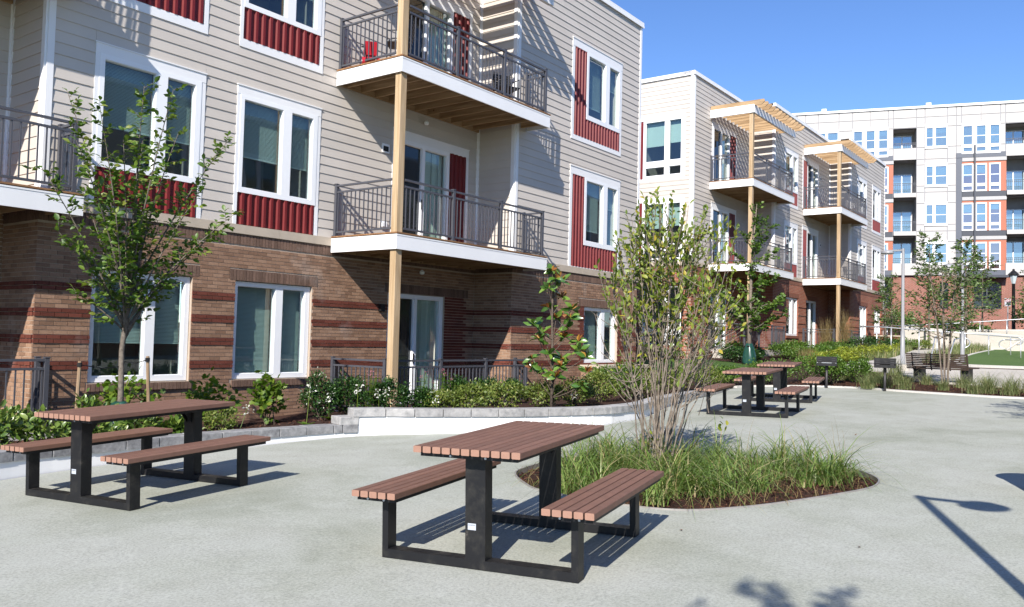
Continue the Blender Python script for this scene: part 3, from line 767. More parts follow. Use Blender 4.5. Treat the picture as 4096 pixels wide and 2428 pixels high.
b_window(f1, A, 6.515, LV, (.5, .5), low=True); b_window(f1, A, 9.07, LV, (.5, .6), low=True)
hA1 = [(6.515, 8.43, 3.3, 5.85), (9.07, 10.985, 3.3, 5.85), (6.515, 8.43, 3.19+LV, 5.85+LV), (9.07, 10.985, 3.19+LV, 5.85+LV)]
for dz in (0, LV):
    sliding_door(f1, A, (13.08, 14.845, 3.37+dz, 5.72+dz), (12.99, 15.545, 3.37+dz, 5.9+dz), [(14.86, 15.46, 3.39+dz, 5.72+dz)])
    hA1.append((12.99, 15.545, 3.3+dz, 5.92+dz))
def g_window(fr, par, dz, red0, trimbot):
    return window(fr, par, (18.99, 20.79, 3.955+dz, 5.745+dz), [(19.09, 19.965, 4.08+dz, 5.675+dz, .8), (20.185, 20.72, 4.08+dz, 5.675+dz, .35)],
        (18.275, 20.89, trimbot, 5.94+dz), [(18.39, 18.985, red0, 5.745+dz), (18.987, 20.79, red0, 3.95+dz)])
g_window(f2, A, 0, 3.36, 3.345); g_window(f2, A, LV, 6.775, 6.65)
hA2 = [(18.275, 20.89, 3.3, 5.96), (18.275, 20.89, 6.65, 5.96+LV)]
sw = wall('siding_wall', f1, A, XL, XR+.1, ZST1, ZROOF-.1, [(6.58, 8.36, 3.36, 5.7), (9.14, 10.91, 3.36, 5.7), (13.08, 14.845, 3.35, 5.72), (6.58, 8.36, 3.36+LV, 5.7+LV), (9.14, 10.91, 3.36+LV, 5.7+LV), (13.08, 14.845, 3.37+LV, 5.72+LV)], M['siding'], d1=-.012)
siding(f1, sw, XL+.06, XR-.04, ZST1, ZROOF-.12, hA1)
sw2 = wall('siding_wall', f2, A, XR+.001, XE, ZST1, ZROOF-.1, [(18.4, 20.8, 3.36, 5.745), (18.4, 20.8, 6.775, 5.745+LV)], M['siding'], d1=-.012)
siding(f2, sw2, XR+.06, XE-.05, ZST1, ZROOF-.12, hA2)
sw3 = wall('siding_wall', rR, A, -W1+.012, -W2-.012, ZST1, ZROOF-.1, [], M['siding'], d1=-.012); siding(rR, sw3, -W1+.03, -W2-.1, ZST1, ZROOF-.12, [])
sw4 = wall('siding_wall', rL, A, -W0+.012, -W1-.012, ZST1, ZROOF-.1, [], M['siding'], d1=-.012); siding(rL, sw4, -W0+.03, -W1-.1, ZST1, ZROOF-.12, [])
h0 = []
for dz in (0, LV):
    sliding_door(f0, A, (2.92, 4.68, 3.37+dz, 5.72+dz), (2.83, 5.38, 3.37+dz, 5.9+dz), [(4.70, 5.3, 3.39+dz, 5.72+dz)]); h0.append((2.83, 5.38, 3.3+dz, 5.92+dz))
sw5 = wall('siding_wall', f0, A, -6, XL+.1, ZST1, ZROOF-.1, [(2.92, 4.68, 3.35, 5.72), (2.92, 4.68, 3.37+LV, 5.72+LV)], M['siding'], d1=-.012); siding(f0, sw5, -6, XL-.03, ZST1, ZROOF-.12, h0)
wall('end_wall', ends, A, W2+.001, 30, -.4, ZROOF-.15, [], M['siding'], d1=-.02)
for fr, u, w in ((f1, XL+.05, .1), (rL, -W1-.05, .1), (f2, XR+.05, .1), (rR, -W2-.05, .1), (f2, XE-.05, .1)): corner_board(fr, A, u, ZST1, ZROOF-.13, w)
corner_board(f1, A, XR-.03, ZST1, ZROOF-.13, .045); corner_board(rR, A, -W1+.05, ZST1, ZROOF-.13, .045); corner_board(f0, A, XL-.03, ZST1, ZROOF-.13, .045); corner_board(rL, A, -W0+.05, ZST1, ZROOF-.13, .045)
coping(f1, A, XL-.05, XR-.07, ZROOF); coping(f2, A, XR-.06, XE+.05, ZROOF-.001); coping(f0, A, -6, XL-.07, ZROOF-.001); coping(rR, A, -W1+.06, -W2-.06, ZROOF-.002); coping(rL, A, -W0+.06, -W1-.06, ZROOF-.002)
fbox('roof', M['clight'], A, f0, -6, XE-.3, -17, -.4, ZROOF-.3, ZROOF-.2)
# stone band in pieces
def stone_band(fr, par, u0, u1, z0, z1):
    n = max(1, round((u1-u0)/1.55)); p = (u1-u0)/n
    for i in range(n): fbox('stone', M['stone'], par, fr, u0+i*p+.003, u0+(i+1)*p-.003, -.02, .034, z0, z1)
# brick ground floor
opE, opF, opD = (6.63, 8.345, .59, 2.35), (9.195, 10.935, .59, 2.35), (13.0, 14.845, -.3, 2.365)
opG = (19.15, 20.93, .835, 2.345)
bw = wall('brick_wall', f1, A, XL, XR+.1, -.6, ZST1-.003, [opE, opF, opD], M['mortar'])
bw2 = wall('brick_wall', f2, A, XR+.001, XE, -.6, ZST1-.003, [opG], M['mortar'])
wall('brick_wall', rR, A, -W1+.006, -W2-.006, -.6, ZST1-.003, [], M['mortar']); wall('brick_wall', rL, A, -W0+.006, -W1-.006, -.6, ZST1-.003, [], M['mortar']); wall('brick_wall', f0, A, -6, XL+.1, -.6, ZST1-.003, [(2.9, 4.7, -.3, 2.365)], M['far_buff']); sliding_door(f0, A, (2.91, 4.69, -.06, 2.36), recess=.08)
def grow(o, l, r, b, t_): return (o[0]-l, o[1]+r, o[2]-b, o[3]+t_)
SO = 2.988
lint = [(6.5, 8.47, 2.35, 2.55), (9.07, 11.06, 2.35, 2.55), (12.9, 15.68, 2.37, 2.57)]
lay_bricks(f1, XL, XR, -.32, SO, [opE, opF, opD]+lint+[(6.6, 8.38, .455, .6), (9.16, 10.97, .455, .6)], redzones=[(14.85, 15.59, -.3, 2.36)])
lint2 = (18.85, 21.2, 2.345, 2.545)
lay_bricks(f2, XR, XE, -.32, SO, [opG, lint2], .05, redzones=[(18.85, 19.15, .8, 2.345), (20.93, 21.23, .8, 2.345)])
lay_bricks(rR, -W1+.01, -W2, -.32, SO, [], .02); lay_bricks(rL, -W0+.01, -W1, -.32, SO, [], .02)
for l in lint: soldiers(f1, *l)
soldiers(f2, *lint2)
for a, b in ((6.6, 8.38), (9.16, 10.97)): soldiers(f1, a, b, .463, .585, d=.04)
soldiers(f1, XL, XR, SO+.004, ZST0-.004); soldiers(f2, XR, XE, SO+.004, ZST0-.004); soldiers(rR, -W1+.01, -W2, SO+.004, ZST0-.004); soldiers(rL, -W0+.01, -W1, SO+.004, ZST0-.004)
stone_band(f1, A, XL-.03, XR-.04, ZST0, ZST1-.002); stone_band(f2, A, XR-.03, XE+.03, ZST0, ZST1-.002); stone_band(rR, A, -W1+.04, -W2+.0, ZST0, ZST1-.002); stone_band(rL, A, -W0+.04, -W1+.0, ZST0, ZST1-.002)
# projecting brick planter under the front window with a stone cap
PX0, PX1, PY0 = 19.0, 21.75, 11.05
pl = MB(); pl.mm((PX0+.03, PY0+.03, -.3), (PX1-.03, W2-.01, .74)); pl = pl.build('planter_wall', M['mortar'], A, org=(PX0, PY0, 0))
fbox('stone', M['stone'], A, Fr((0, PY0), (1, 0)), PX0-.04, PX1+.04, -.69, .05, .742, .815)
lay_bricks(Fr((0, PY0+.025), (1, 0)), PX0+.03, PX1-.03, .1, .74, [], 0, bands=()); lay_bricks(Fr((PX0+.025, 0), (0, -1)), -W2, -PY0-.03, .1, .74, [], .03, bands=())
# lay them: the 300 that show largest are bricks of their own, the rest one mesh per kind
BR.sort(key=lambda b: (b[0].p(b[1], 0, b[3])-CAMP).length-(3.5 if b[0] in (f1, rL) and b[3] > .3 else 0))
rest = {}
def brick_parent(b): return {id(f1): bw, id(f2): bw2}.get(id(b[0]), bw)
for i, b in enumerate(BR):
    fr, u, d, z, l, h, dp, kind = b; jit = random.uniform(-.0015, .0025)
    c = fr.p(u, d+.004+jit-dp/2, z+h/2)
    if i < 300: ubox('brick', M[kind], brick_parent(b), c, (l, dp, h), fr.rz)
    else: rest.setdefault(kind, MB()).box(c, (l, dp, h), fr.rz)
for kind, mb in rest.items(): tag(mb.build('bricks', M[kind], bw), kind='stuff')
# ground floor windows and door
for o, bl in ((opE, (.66, .66)), (opF, (1.0, 1.0))):
    a, b, c, d = o; s = lambda u: u-6.63+a
    window(f1, A, (a+.01, b-.01, c+.01, d-.01), [(s(6.72), s(7.555), c+.1, d-.09, bl[0]), (s(7.72), s(8.25), c+.1, d-.09, bl[1])], recess=.09)
a, b, c, d = opG; window(f2, A, (a+.01, b-.01, c+.01, d-.01), [(19.25, 20.12, c+.1, d-.09, 1.0), (20.3, 20.84, c+.1, d-.09, .3)], recess=.09)
sliding_door(f1, A, (13.01, 14.84, -.06, 2.36), recess=.08)
# balconies and patio railings
for zt, pg in ((3.36, False), (6.70, True)):
    balcony(A, 11.345, 16.322, BF, W1, W2, XR, zt, pg)
    balcony(A, 1.18, 6.15, 12.29, W0, W1, XL, zt, pg)
for x, y in ((11.345+.12, BF+.125), (1.18+.12, 12.29+.125)):
    fbox('timber_post', M['wood_v'], A, Fr((0, y), (1, 0)), x-.075, x+.075, -.075, .075, -.3, 9.31)
def patio(par, x0, x1, yf, yl, yr, z):
    mb = MB(); mb.mm((x0-.1, yf-.1, z-.5), (x1+.1, yl-.26, z)); p = mb.build('patio', M['concrete'], par, org=(x0, yf, z))
    L_ = x1-x0; rail_run(p, (x0, yl-.06), (x0, yf), z, post_b=True); rail_run(p, (x0, yf), (x1, yf), z, post_a=False, mids=(L_*.345, L_*.67)); rail_run(p, (x1, yf), (x1, yr-.06), z, post_a=False)
    return p
patio(A, 11.47, 16.03, BF+.32, W1, W2, -.05); patio(A, 1.3, 5.86, 12.55, W0, W1, -.05)
# fixtures on the walls
mb = MB(); mb.fb(f1, 12.67, 12.88, .0, .035, 5.32, 5.51); v = mb.build('vent_cover', M['vinyl'], A, org=f1.p(12.77, 0, 5.4)); fbox('vent_opening', M['black'], v, f1, 12.70, 12.85, .034, .038, 5.35, 5.46)
for dz in (0, LV):
    mb = MB(); mb.fb(f1, 12.69, 12.86, .0, .05, 3.72+dz, 3.86+dz); v = mb.build('outlet_box', M['vinyl'], A, org=f1.p(12.77, 0, 3.7+dz)); fbox('cover', M['vinyl'], v, f1, 12.71, 12.84, .05, .075, 3.74+dz, 3.82+dz)
for z in (2.86, 6.2):
    mb = MB(); mb.lathe(f1.p(13.9, .14, z), [(.03, -.05), (.055, -.03), (.055, .01), (.02, .05)], 10); mb.build('light_fixture', M['vinyl'], A)
fbox('wall_light', M['black'], A, f1, 12.72, 12.84, .0, .09, 1.95, 2.1)

# ------------------------------------------------------------------ second apartment building (same design, further along)
DZ = 1.32
WB, WB2, WB3 = 13.983, 12.874, 11.807
X0, X1, X2, X3 = 30.642, 36.677, 44.92, 52.157
Bd = thing('apartment_building', (X0, WB, 1.1), 'second beige sided apartment building with red brick base and two timber pergolas', 'building')
g1, g2, g3 = Fr((0, WB), (1, 0)), Fr((0, WB2), (1, 0)), Fr((0, WB3), (1, 0))
s0, s1_, s2_ = Fr((X0, 0), (0, -1)), Fr((X1, 0), (0, -1)), Fr((X2, 0), (0, -1))
zs0, zs1, zr = ZST0+DZ, ZST1+DZ, ZROOF+DZ
H1, H2, H3, HS = [], [], [], []; O1, O2, O3, OS = [], [], [], []
for k, dz in enumerate((DZ, DZ+LV)):
    sliding_door(g1, Bd, (32.5, 34.27, 3.37+dz, 5.72+dz), (32.4, 35.05, 3.37+dz, 5.9+dz), [(34.3, 34.95, 3.39+dz, 5.72+dz)]); H1.append((32.4, 35.05, 3.3+dz, 5.92+dz)); O1.append((32.5, 34.27, 3.37+dz, 5.72+dz))
    b_window(g2, Bd, 37.96, dz, (.5, .2), slats=False, low=bool(k), glass=M['glass']); H2.append((37.96, 39.875, (3.19 if k else 3.3)+dz, 5.85+dz)); O2.append((38.03, 39.8, 3.92+dz, 5.68+dz))
    sliding_door(g2, Bd, (41.23, 42.93, 3.37+dz, 5.72+dz), (40.53, 43.06, 3.37+dz, 5.9+dz), [(40.65, 41.215, 3.39+dz, 5.72+dz)]); H2.append((40.53, 43.06, 3.3+dz, 5.92+dz)); O2.append((41.23, 42.93, 3.37+dz, 5.72+dz))
    for u in (46.16, 49.23):
        b_window(g3, Bd, u, dz, (.0, .0), slats=False, low=bool(k)); H3.append((u, u+1.915, (3.19 if k else 3.3)+dz, 5.85+dz)); O3.append((u+.07, u+1.84, 3.92+dz, 5.68+dz))
    # end wall window: two lites over two small ones
    z_ = lambda z: z+dz-DZ-LV
    window(s0, Bd, (-16.15, -14.40, z_(8.05), z_(10.42)), [(-16.05, -15.205, z_(8.73), z_(10.33), .6), (-15.0, -14.49, z_(8.73), z_(10.33), .55), (-16.05, -15.205, z_(8.15), z_(8.48), 0), (-15.0, -14.49, z_(8.15), z_(8.48), 0)],
        (-16.35, -14.31, z_(7.91), z_(10.59)), [(-16.28, -16.155, z_(8.05), z_(10.42))], slats=False)
    HS.append((-16.35, -14.31, z_(7.91), z_(10.61))); OS.append((-16.15, -14.4, z_(8.05), z_(10.42)))
for fr, u0, u1, H, O_ in ((g1, X0, X1+.1, H1, O1), (g2, X1+.001, X2+.1, H2, O2), (g3, X2+.001, X3, H3, O3)):
    w = wall('siding_wall', fr, Bd, u0, u1, zs1, zr-.1, O_, M['siding'], d1=-.012); siding(fr, w, u0+.06, (u1-.14 if fr is not g3 else u1-.04), zs1, zr-.12, H)
for fr, u0, u1, H, O_ in ((s0, -22, -WB-.013, HS, OS), (s1_, -WB+.012, -WB2-.013, [], []), (s2_, -WB2+.012, -WB3-.013, [], [])):
    w = wall('siding_wall', fr, Bd, u0, u1, zs1, zr-.1, O_, M['siding'], d1=-.012); siding(fr, w, max(u0, -18.5)+.03, u1-.09, zs1, zr-.12, H, joints=False)
for fr, u, w in ((g1, X0+.06, .12), (s0, -WB-.06, .12), (g2, X1+.05, .1), (s1_, -WB2-.05, .1), (g3, X2+.05, .1), (s2_, -WB3-.05, .1), (g3, X3-.05, .1)): corner_board(fr, Bd, u, zs1, zr-.13, w)
for fr, u in ((g1, X1-.03), (s1_, -WB+.05), (g2, X2-.03), (s2_, -WB2+.05)): corner_board(fr, Bd, u, zs1, zr-.13, .045)
coping(g1, Bd, X0-.06, X1-.07, zr); coping(g2, Bd, X1-.06, X2-.07, zr-.001); coping(g3, Bd, X2-.06, X3+.06, zr-.002); coping(s0, Bd, -22, -WB-.07, zr-.003); coping(s1_, Bd, -WB+.06, -WB2-.07, zr-.003); coping(s2_, Bd, -WB2+.06, -WB3-.07, zr-.004)
fbox('roof', M['clight'], Bd, g1, X0+.3, X3-.3, -14, -.4, zr-.35, zr-.25)
wall('end_wall', Fr((X3, 0), (0, 1)), Bd, WB3+.001, 28, .5, zr-.15, [], M['siding'], d1=-.02)
BG = 1.27
oS = (-16.12, -14.38, 1.36, 3.72); o1 = (32.5, 34.3, BG-.1, 3.68); o2 = (38.45, 40.1, 1.93, 3.7); o2d = (41.3, 42.98, BG-.1, 3.69); o3 = (46.75, 48.36, 1.92, 3.69); o3b = (49.9, 51.4, 2.26, 3.65)
for fr, u0, u1, O_, mt in ((g1, X0, X1+.1, [o1], 'far_brick'), (g2, X1+.001, X2+.1, [o2, o2d], 'far_brick'), (g3, X2+.001, X3, [o3, o3b], 'far_brick'), (s0, -22, -WB-.006, [oS], 'far_brick_side'), (s1_, -WB+.006, -WB2-.006, [], 'far_brick_side'), (s2_, -WB2+.006, -WB3-.006, [], 'far_brick_side')):
    w = wall('brick_wall', fr, Bd, u0, u1, .4, zs0, O_, M[mt])
    fbox('soldier_course', M['soldier'], w, fr, u0+.002, u1-.002, -.01, .006, zs0-.2, zs0-.004)
    stone_band(fr, w, u0-(.03 if fr in (g1, g2, g3) else -.03), u1+(.03 if fr is g3 else -.03), zs0, zs1-.002)
    for o in O_: fbox('lintel', M['soldier'], w, fr, o[0]-.1, o[1]+.1, -.01, .007, o[3], o[3]+.2)
    for zz in (2.12, 2.52, 2.91, 3.3):    # projecting band courses, broken by the openings
        segs = [(u0+.05, u1-.05)]
        for o in O_: segs = [q for a, b in segs for q in ([(a, b)] if o[1] < a or o[0] > b else [(a, o[0]-.04), (o[1]+.04, b)])]
        for a, b in segs:
            if b-a > .1: fbox('band_course', M[mt], w, fr, a, b, -.01, .02, zz, zz+.135)
window(s0, Bd, oS, [(-16.03, -15.12, 2.03, 3.65, .0), (-14.95, -14.45, 2.03, 3.65, 0), (-16.03, -15.12, 1.42, 1.78, 0), (-14.95, -14.45, 1.42, 1.78, 0)], recess=.08, slats=False)
sliding_door(g1, Bd, o1, recess=.08); sliding_door(g2, Bd, o2d, recess=.08)
for fr, o in ((g2, o2), (g3, o3), (g3, o3b)):
    a, b, c, d = o; k = (b-a)/1.65
    window(fr, Bd, (a+.01, b-.01, c+.01, d-.01), [(a+.09*k, a+.9*k, c+.1, d-.09, .0), (a+1.06*k, b-.09, c+.1, d-.09, 0)], recess=.08, slats=False)
    fbox('sill', M['soldier'], Bd, fr, a-.05, b+.05, -.05, .045, c-.11, c-.002)
B1F, B2F = 12.135, 11.10
for zt, pg in ((3.36+DZ, False), (6.70+DZ, True)):
    balcony(Bd, 32.19, 37.155, B1F, WB, WB2, X1, zt, pg); balcony(Bd, 40.66, 45.45, B2F, WB2, WB3, X2, zt, pg)
for x, y in ((32.31, B1F+.125), (40.78, B2F+.125)): fbox('timber_post', M['wood_v'], Bd, Fr((0, y), (1, 0)), x-.075, x+.075, -.075, .075, .6, 9.31+DZ)
patio(Bd, 32.3, 36.9, B1F+.3, WB, WB2, BG); patio(Bd, 40.75, 45.2, B2F+.3, WB2, WB3, BG)
mb = MB(); mb.mm((49.75, 10.35, .8), (53.4, 11.7, 2.12)); pw = mb.build('planter_wall', M['far_brick'], Bd, org=(50, 10.4, 1)); ubox('stone', M['stone'], pw, (51.575, 11.03, 2.155), (3.75, 1.43, .07))
for fr, u, z in ((g2, 43.35, 6.55), (g2, 43.35, 9.9)):
    mb = MB(); mb.fb(fr, u-.08, u+.08, 0, .04, z-.08, z+.08); v = mb.build('vent_cover', M['vinyl'], Bd, org=fr.p(u, 0, z)); fbox('vent_opening', M['black'], v, fr, u-.06, u+.06, .039, .043, z-.05, z+.05)
# ------------------------------------------------------------------ far apartment block
CA = Vector((67.73, 22.34, 0)); fc = Fr((67.73, 22.34), (0.3033, -0.9529))
Cb = thing('apartment_block', fc.p(8, 0, 2.6), 'large far apartment block of cream, orange and slate panels over red brick', 'building')
CH_ = 2.975; ROWZ = [17.05-CH_*k for k in range(4)]        # bottoms of the main glass, top row first
UMIN, UMAX = -9.0, 26.0
REC = [(7.45, 9.09), (15.15, 16.85), (-1.3, .35), (22.8, 24.4)]  # recessed balconies
rec_z = [(17.0, 18.52), (13.45, 16.08), (10.5, 13.12), (8.04, 10.16)]
cholesT = [(a, b, c, d) for a, b in REC for c, d in rec_z]
mb = MB(); mb.cells(fc, UMIN, UMAX, 7.13, 20.08, cholesT, -.35, -.03)
cw = mb.build('panel_wall', M['cjoint'], Cb, org=fc.p(8, 0, 7))
# cream panels, each its own piece with an open joint
cols = [UMIN, -5.2, -4.2, -2.0, -1.3, .35, 1.0, 1.95, 3.5, 4.5, 7.09, 7.45, 9.09, 9.68, 11.24, 11.84, 12.2, 14.82, 15.15, 16.85, 17.45, 19.0, 19.6, 20.0, 22.5, 22.8, 24.4, UMAX]
PAIR = [(9.68, 11.24), (1.95, 3.5), (17.45, 19.0), (-4.2+.6, -2.0)]; TRI = [(4.5, 7.09), (12.2, 14.82), (20.0, 22.6)]
for a, b in zip(cols, cols[1:]):
    for zt, zb in ((20.02, 19.35), (19.30, 18.57), (18.52, 17.0), (16.95, 16.08)):
        blocked = []
        um = (a+b)/2
        if any(p[0]-.01 <= um <= p[1]+.01 for p in REC) and (zt, zb) == (18.52, 17.0): continue
        if b-a > 2.4 and (zt, zb) in ((20.02, 19.35), (19.30, 18.57)):
            fbox('wall_panel', M['cream'], cw, fc, a+.03, um-.02, -.03, .0, zb, zt); fbox('wall_panel', M['cream'], cw, fc, um+.02, b-.03, -.03, .0, zb, zt); continue
        fbox('wall_panel', M['cream'], cw, fc, a+.03, b-.03, -.03, .0, zb, zt)
tri_cols = lambda um: any(p[0]-.4 <= um <= p[1]+.4 for p in TRI)
for a, b in zip(cols, cols[1:]):
    um = (a+b)/2
    if any(p[0]-.01 <= um <= p[1]+.01 for p in REC) or tri_cols(um): continue
    z = 16.05; zz = [16.05, 15.62, 13.98, 13.5, 12.65, 11.0, 10.5, 9.68, 8.0, 7.15]
    for t1, t0 in zip(zz, zz[1:]): fbox('wall_panel', M['cream'], cw, fc, a+.03, b-.03, -.03, .0, t0+.03, t1-.02)
def far_window(trim, lites, name='window', blinds=0.0):
    mb = MB(); hs = [l[:4] for l in lites]; mb.cells(fc, *trim, hs, -.03, .075); w = mb.build(name, M['vinyl'], Cb, org=fc.p((trim[0]+trim[1])/2, 0, trim[2]))
    for (a, b, c, d) in hs:
        fbox('pane', M['glass_far'], w, fc, a, b, .006, .014, c, d)
        if d-c > .8:
            k = random.choice((.2, .35, .5, .6)); fbox('meeting_rail', M['vinyl'], w, fc, a, b, .014, .03, c+(d-c)*.45, c+(d-c)*.45+.05)
            if random.random() < .8: fbox('blind', M['far_glass_blind'], w, fc, a+.02, b-.02, .001, .003, d-(d-c)*random.choice((.3, .45, .6, .9)), d)
    return w
for (a, b) in PAIR:
    for k, g0 in enumerate(ROWZ):
        s = (b-a)/1.56
        far_window((a, b, g0-.19, g0+1.65), [(a+.11*s, a+.54*s, g0, g0+1.4), (a+.74*s, b-.08*s, g0, g0+1.4)])
for (a, b) in TRI:
    for k, g0 in enumerate(ROWZ):
        if k == 0:
            L3 = []
            for j in range(3):
                u = a+.11+j*.91; L3 += [(u, u+.59, g0, g0+1.4), (u, u+.59, g0-.53, g0-.24)]
            far_window((a, b, g0-.71, g0+1.63), L3)
        else:
            for j in range(3):
                u = a+.11+j*.91; far_window((u-.09, u+.68, g0-.6, g0+1.5), [(u, u+.59, g0, g0+1.4), (u, u+.59, g0-.5, g0-.22)])
            zo = g0+1.68
            fbox('orange_panel', M['corange'], cw, fc, a+.04, b-.02+.4, -.03, -.004, g0-.6, zo)
            fbox('pale_band', M['clight'], cw, fc, a+.04, b+.39, -.03, .06, zo+.01, zo+.28)
            fbox('slate_band', M['cgrey' if k == 1 else 'cdark'], cw, fc, a-(.36 if k == 1 else -.04), b+.35, -.03, .05, zo+.30, zo+.67)
    fbox('slate_band', M['cgrey'], cw, fc, a-.36, a+.03, -.03, .02, 7.13, 16.08); fbox('slate_band', M['cgrey'], cw, fc, a+.035, b+.3, -.03, .02, 7.14, 7.52)
    fbox('slate_fin', M['cdark'], Cb, fc, a+.82, a+.93, .02, .25, 7.2, 16.97)
    fbox('canopy', M['cdark'], Cb, fc, a-.4, b+.4, -.3, .7, 6.93, 7.11)
for a, b in REC:
    for k, (z0, z1) in enumerate(rec_z):
        mb = MB(); p = lambda u, d, z: tuple(fc.p(u, d, z))
        mb.v = [p(a, -.02, z0), p(b, -.02, z0), p(b, -.02, z1), p(a, -.02, z1), p(a, -1.5, z0), p(b, -1.5, z0), p(b, -1.5, z1), p(a, -1.5, z1)]
        mb.f = [(4, 5, 6, 7), (0, 1, 5, 4), (3, 7, 6, 2), (0, 4, 7, 3), (1, 2, 6, 5)]
        r = mb.build('balcony_recess', M['crecess'], Cb)
        zd1 = min(z1-.25, z0+1.75); zd0 = z0 if k else z0-.4
        mb = MB(); mb.cells(fc, a+.02, b-.15, max(zd0, z0), zd1, [(a+.08, (a+b)/2-.1, z0+.02, zd1-.06), ((a+b)/2-.02, b-.21, z0+.02, zd1-.06)], -1.48, -1.42); mb.build('door_frame', M['vinyl'], r)
        for q in ((a+.08, (a+b)/2-.1), ((a+b)/2-.02, b-.21)):
            fbox('pane', M['glass_far'], r, fc, q[0], q[1], -1.46, -1.45, z0+.02, zd1-.06); fbox('blind', M['far_glass_blind'], r, fc, q[0], q[1], -1.476, -1.47, z0+.02, z0+1.2)
        hb = .32 if k == 0 else .75 if k < 3 else .35
        zb = z0+.02
        fbox('rail', M['rail'], r, fc, a+.03, b-.03, .0, .035, zb+hb, zb+hb+.04); fbox('rail', M['rail'], r, fc, a+.03, b-.03, .0, .03, zb+hb-.12, zb+hb-.09)
        for j in range(13): fbox('baluster', M['rail'], r, fc, a+.06+j*(b-a-.12)/12-.008, a+.06+j*(b-a-.12)/12+.008, .005, .02, zb, zb+hb)
        if k in (1, 2): fbox('balcony_slab', M['cream'], r, fc, a+.04, b-.03, -.2, .25, z0-.32, z0)
    fbox('wall_panel', M['cream'], cw, fc, a-.02, b+.02, -.03, .12, 7.13, 8.04)
fbox('coping', M['white'], Cb, fc, UMIN, UMAX, -.6, .1, 20.03, 20.2)
fbox('roof', M['clight'], Cb, fc, UMIN, UMAX, -16, -.6, 19.8, 19.95)
for u in (2.4, 10.02, 18.5): fbox('roof_unit', M['white'], Cb, fc, u-.18, u+.18, -1.2, -.7, 19.9, 20.62)
for u in (3.05, 10.66): fbox('roof_vent', M['white'], Cb, fc, u-.045, u+.045, -.9, -.75, 19.9, 20.38)
fbr = brick_tex('red_brick_base', (.27, .085, .055), (.2, .06, .04), (.36, .26, .22), fc.rz)
gw = [(6.7, 7.33, 4.6, 6.6), (10.75, 11.35, 4.6, 6.6), (13.05, 14.9, 4.62, 6.6), (17.5, 19.2, 4.62, 6.6), (1.5, 3.2, 4.6, 6.6)]
mb = MB(); mb.cells(fc, UMIN, UMAX, 1.5, 7.13, gw, -.5, -.1); bb = mb.build('brick_wall', fbr, Cb, org=fc.p(8, 0, 3))
for o in gw:
    mb = MB(); a, b, c, d = o; n = max(1, round((b-a)/.9)); p = (b-a)/n
    mb.cells(fc, a, b, c, d, [(a+i*p+.04, a+(i+1)*p-.04, c+.05, d-.05) for i in range(n)], -.4, -.3); w = mb.build('window', M['cdark'], Cb, org=fc.p(a, 0, c))
    for i in range(n): fbox('pane', M['glass_far'], w, fc, a+i*p+.04, a+(i+1)*p-.04, -.36, -.35, c+.05, d-.05)
    fbox('interior', M['room'], w, fc, a, b, -1.6, -1.5, c, d)
wall('side_wall', Fr(fc.p(UMAX, 0, 0)[:2], (-fc.n.x, -fc.n.y)), Cb, 0, 16, 1.5, 20, [], M['cream']); wall('back_fill', fc, Cb, UMIN, UMAX, 1.5, 19.8, [], M['crecess'], -16, -15.8)

# ------------------------------------------------------------------ the wing behind the viewer that the windows mirror
Ob = thing('apartment_building', (20, -5, 0), 'beige sided wing across the plaza, seen mirrored in the window panes', 'building')
fo = Fr((0, -5), (-1, 0))
os_, oh, ow = [], [], []
for i in range(8):
    for dz in (0, LV):
        u = -47+i*4.6; oh.append((u, u+1.915, 3.3+dz, 5.85+dz)); ow.append((u+.07, u+1.84, 3.36+dz, 5.7+dz))
w = wall('siding_wall', fo, Ob, -49, -11.5, 3.345, 10.7, ow, M['siding'], d1=-.012)
for (a, b, c, d) in oh:
    b_window(fo, Ob, a, c-3.3, (.4, .4), slats=False)
mb = MB(); z = 3.345
while z < 10.7:
    segs = [(-49, -11.5)]
    for h in oh:
        if h[2] < z+.17 and h[3] > z: segs = [q for a, b in segs for q in ([(a, b)] if h[1] <= a or h[0] >= b else [(a, h[0]), (h[1], b)])]
    for a, b in segs:
        v = [fo.p(a, 0, z), fo.p(a, .021, z), fo.p(a, .007, z+.178), fo.p(b, 0, z), fo.p(b, .021, z), fo.p(b, .007, z+.178)]
        n = len(mb.v); mb.v += [tuple(q) for q in v]; mb.f += [(n+1, n+4, n+5, n+2), (n, n+3, n+4, n+1)]
    z += .178
tag(mb.build('siding_planks', M['siding'], w), kind='stuff')
wall('brick_wall', fo, Ob, -49, -11.5, -.8, 3.345, [], M['far_brick']); coping(fo, Ob, -49, -11.5, 10.85); wall('back_fill', fo, Ob, -49, -11.5, -.8, 10.6, [], M['siding'], -12, -11.8)
wall('end_wall', Fr((11.5, 0), (0, -1)), Ob, 5.3, 16.8, -.8, 10.6, [], M['siding']); fbox('roof', M['clight'], Ob, fo, -49, -11.5, -11.8, -.3, 10.5, 10.6)

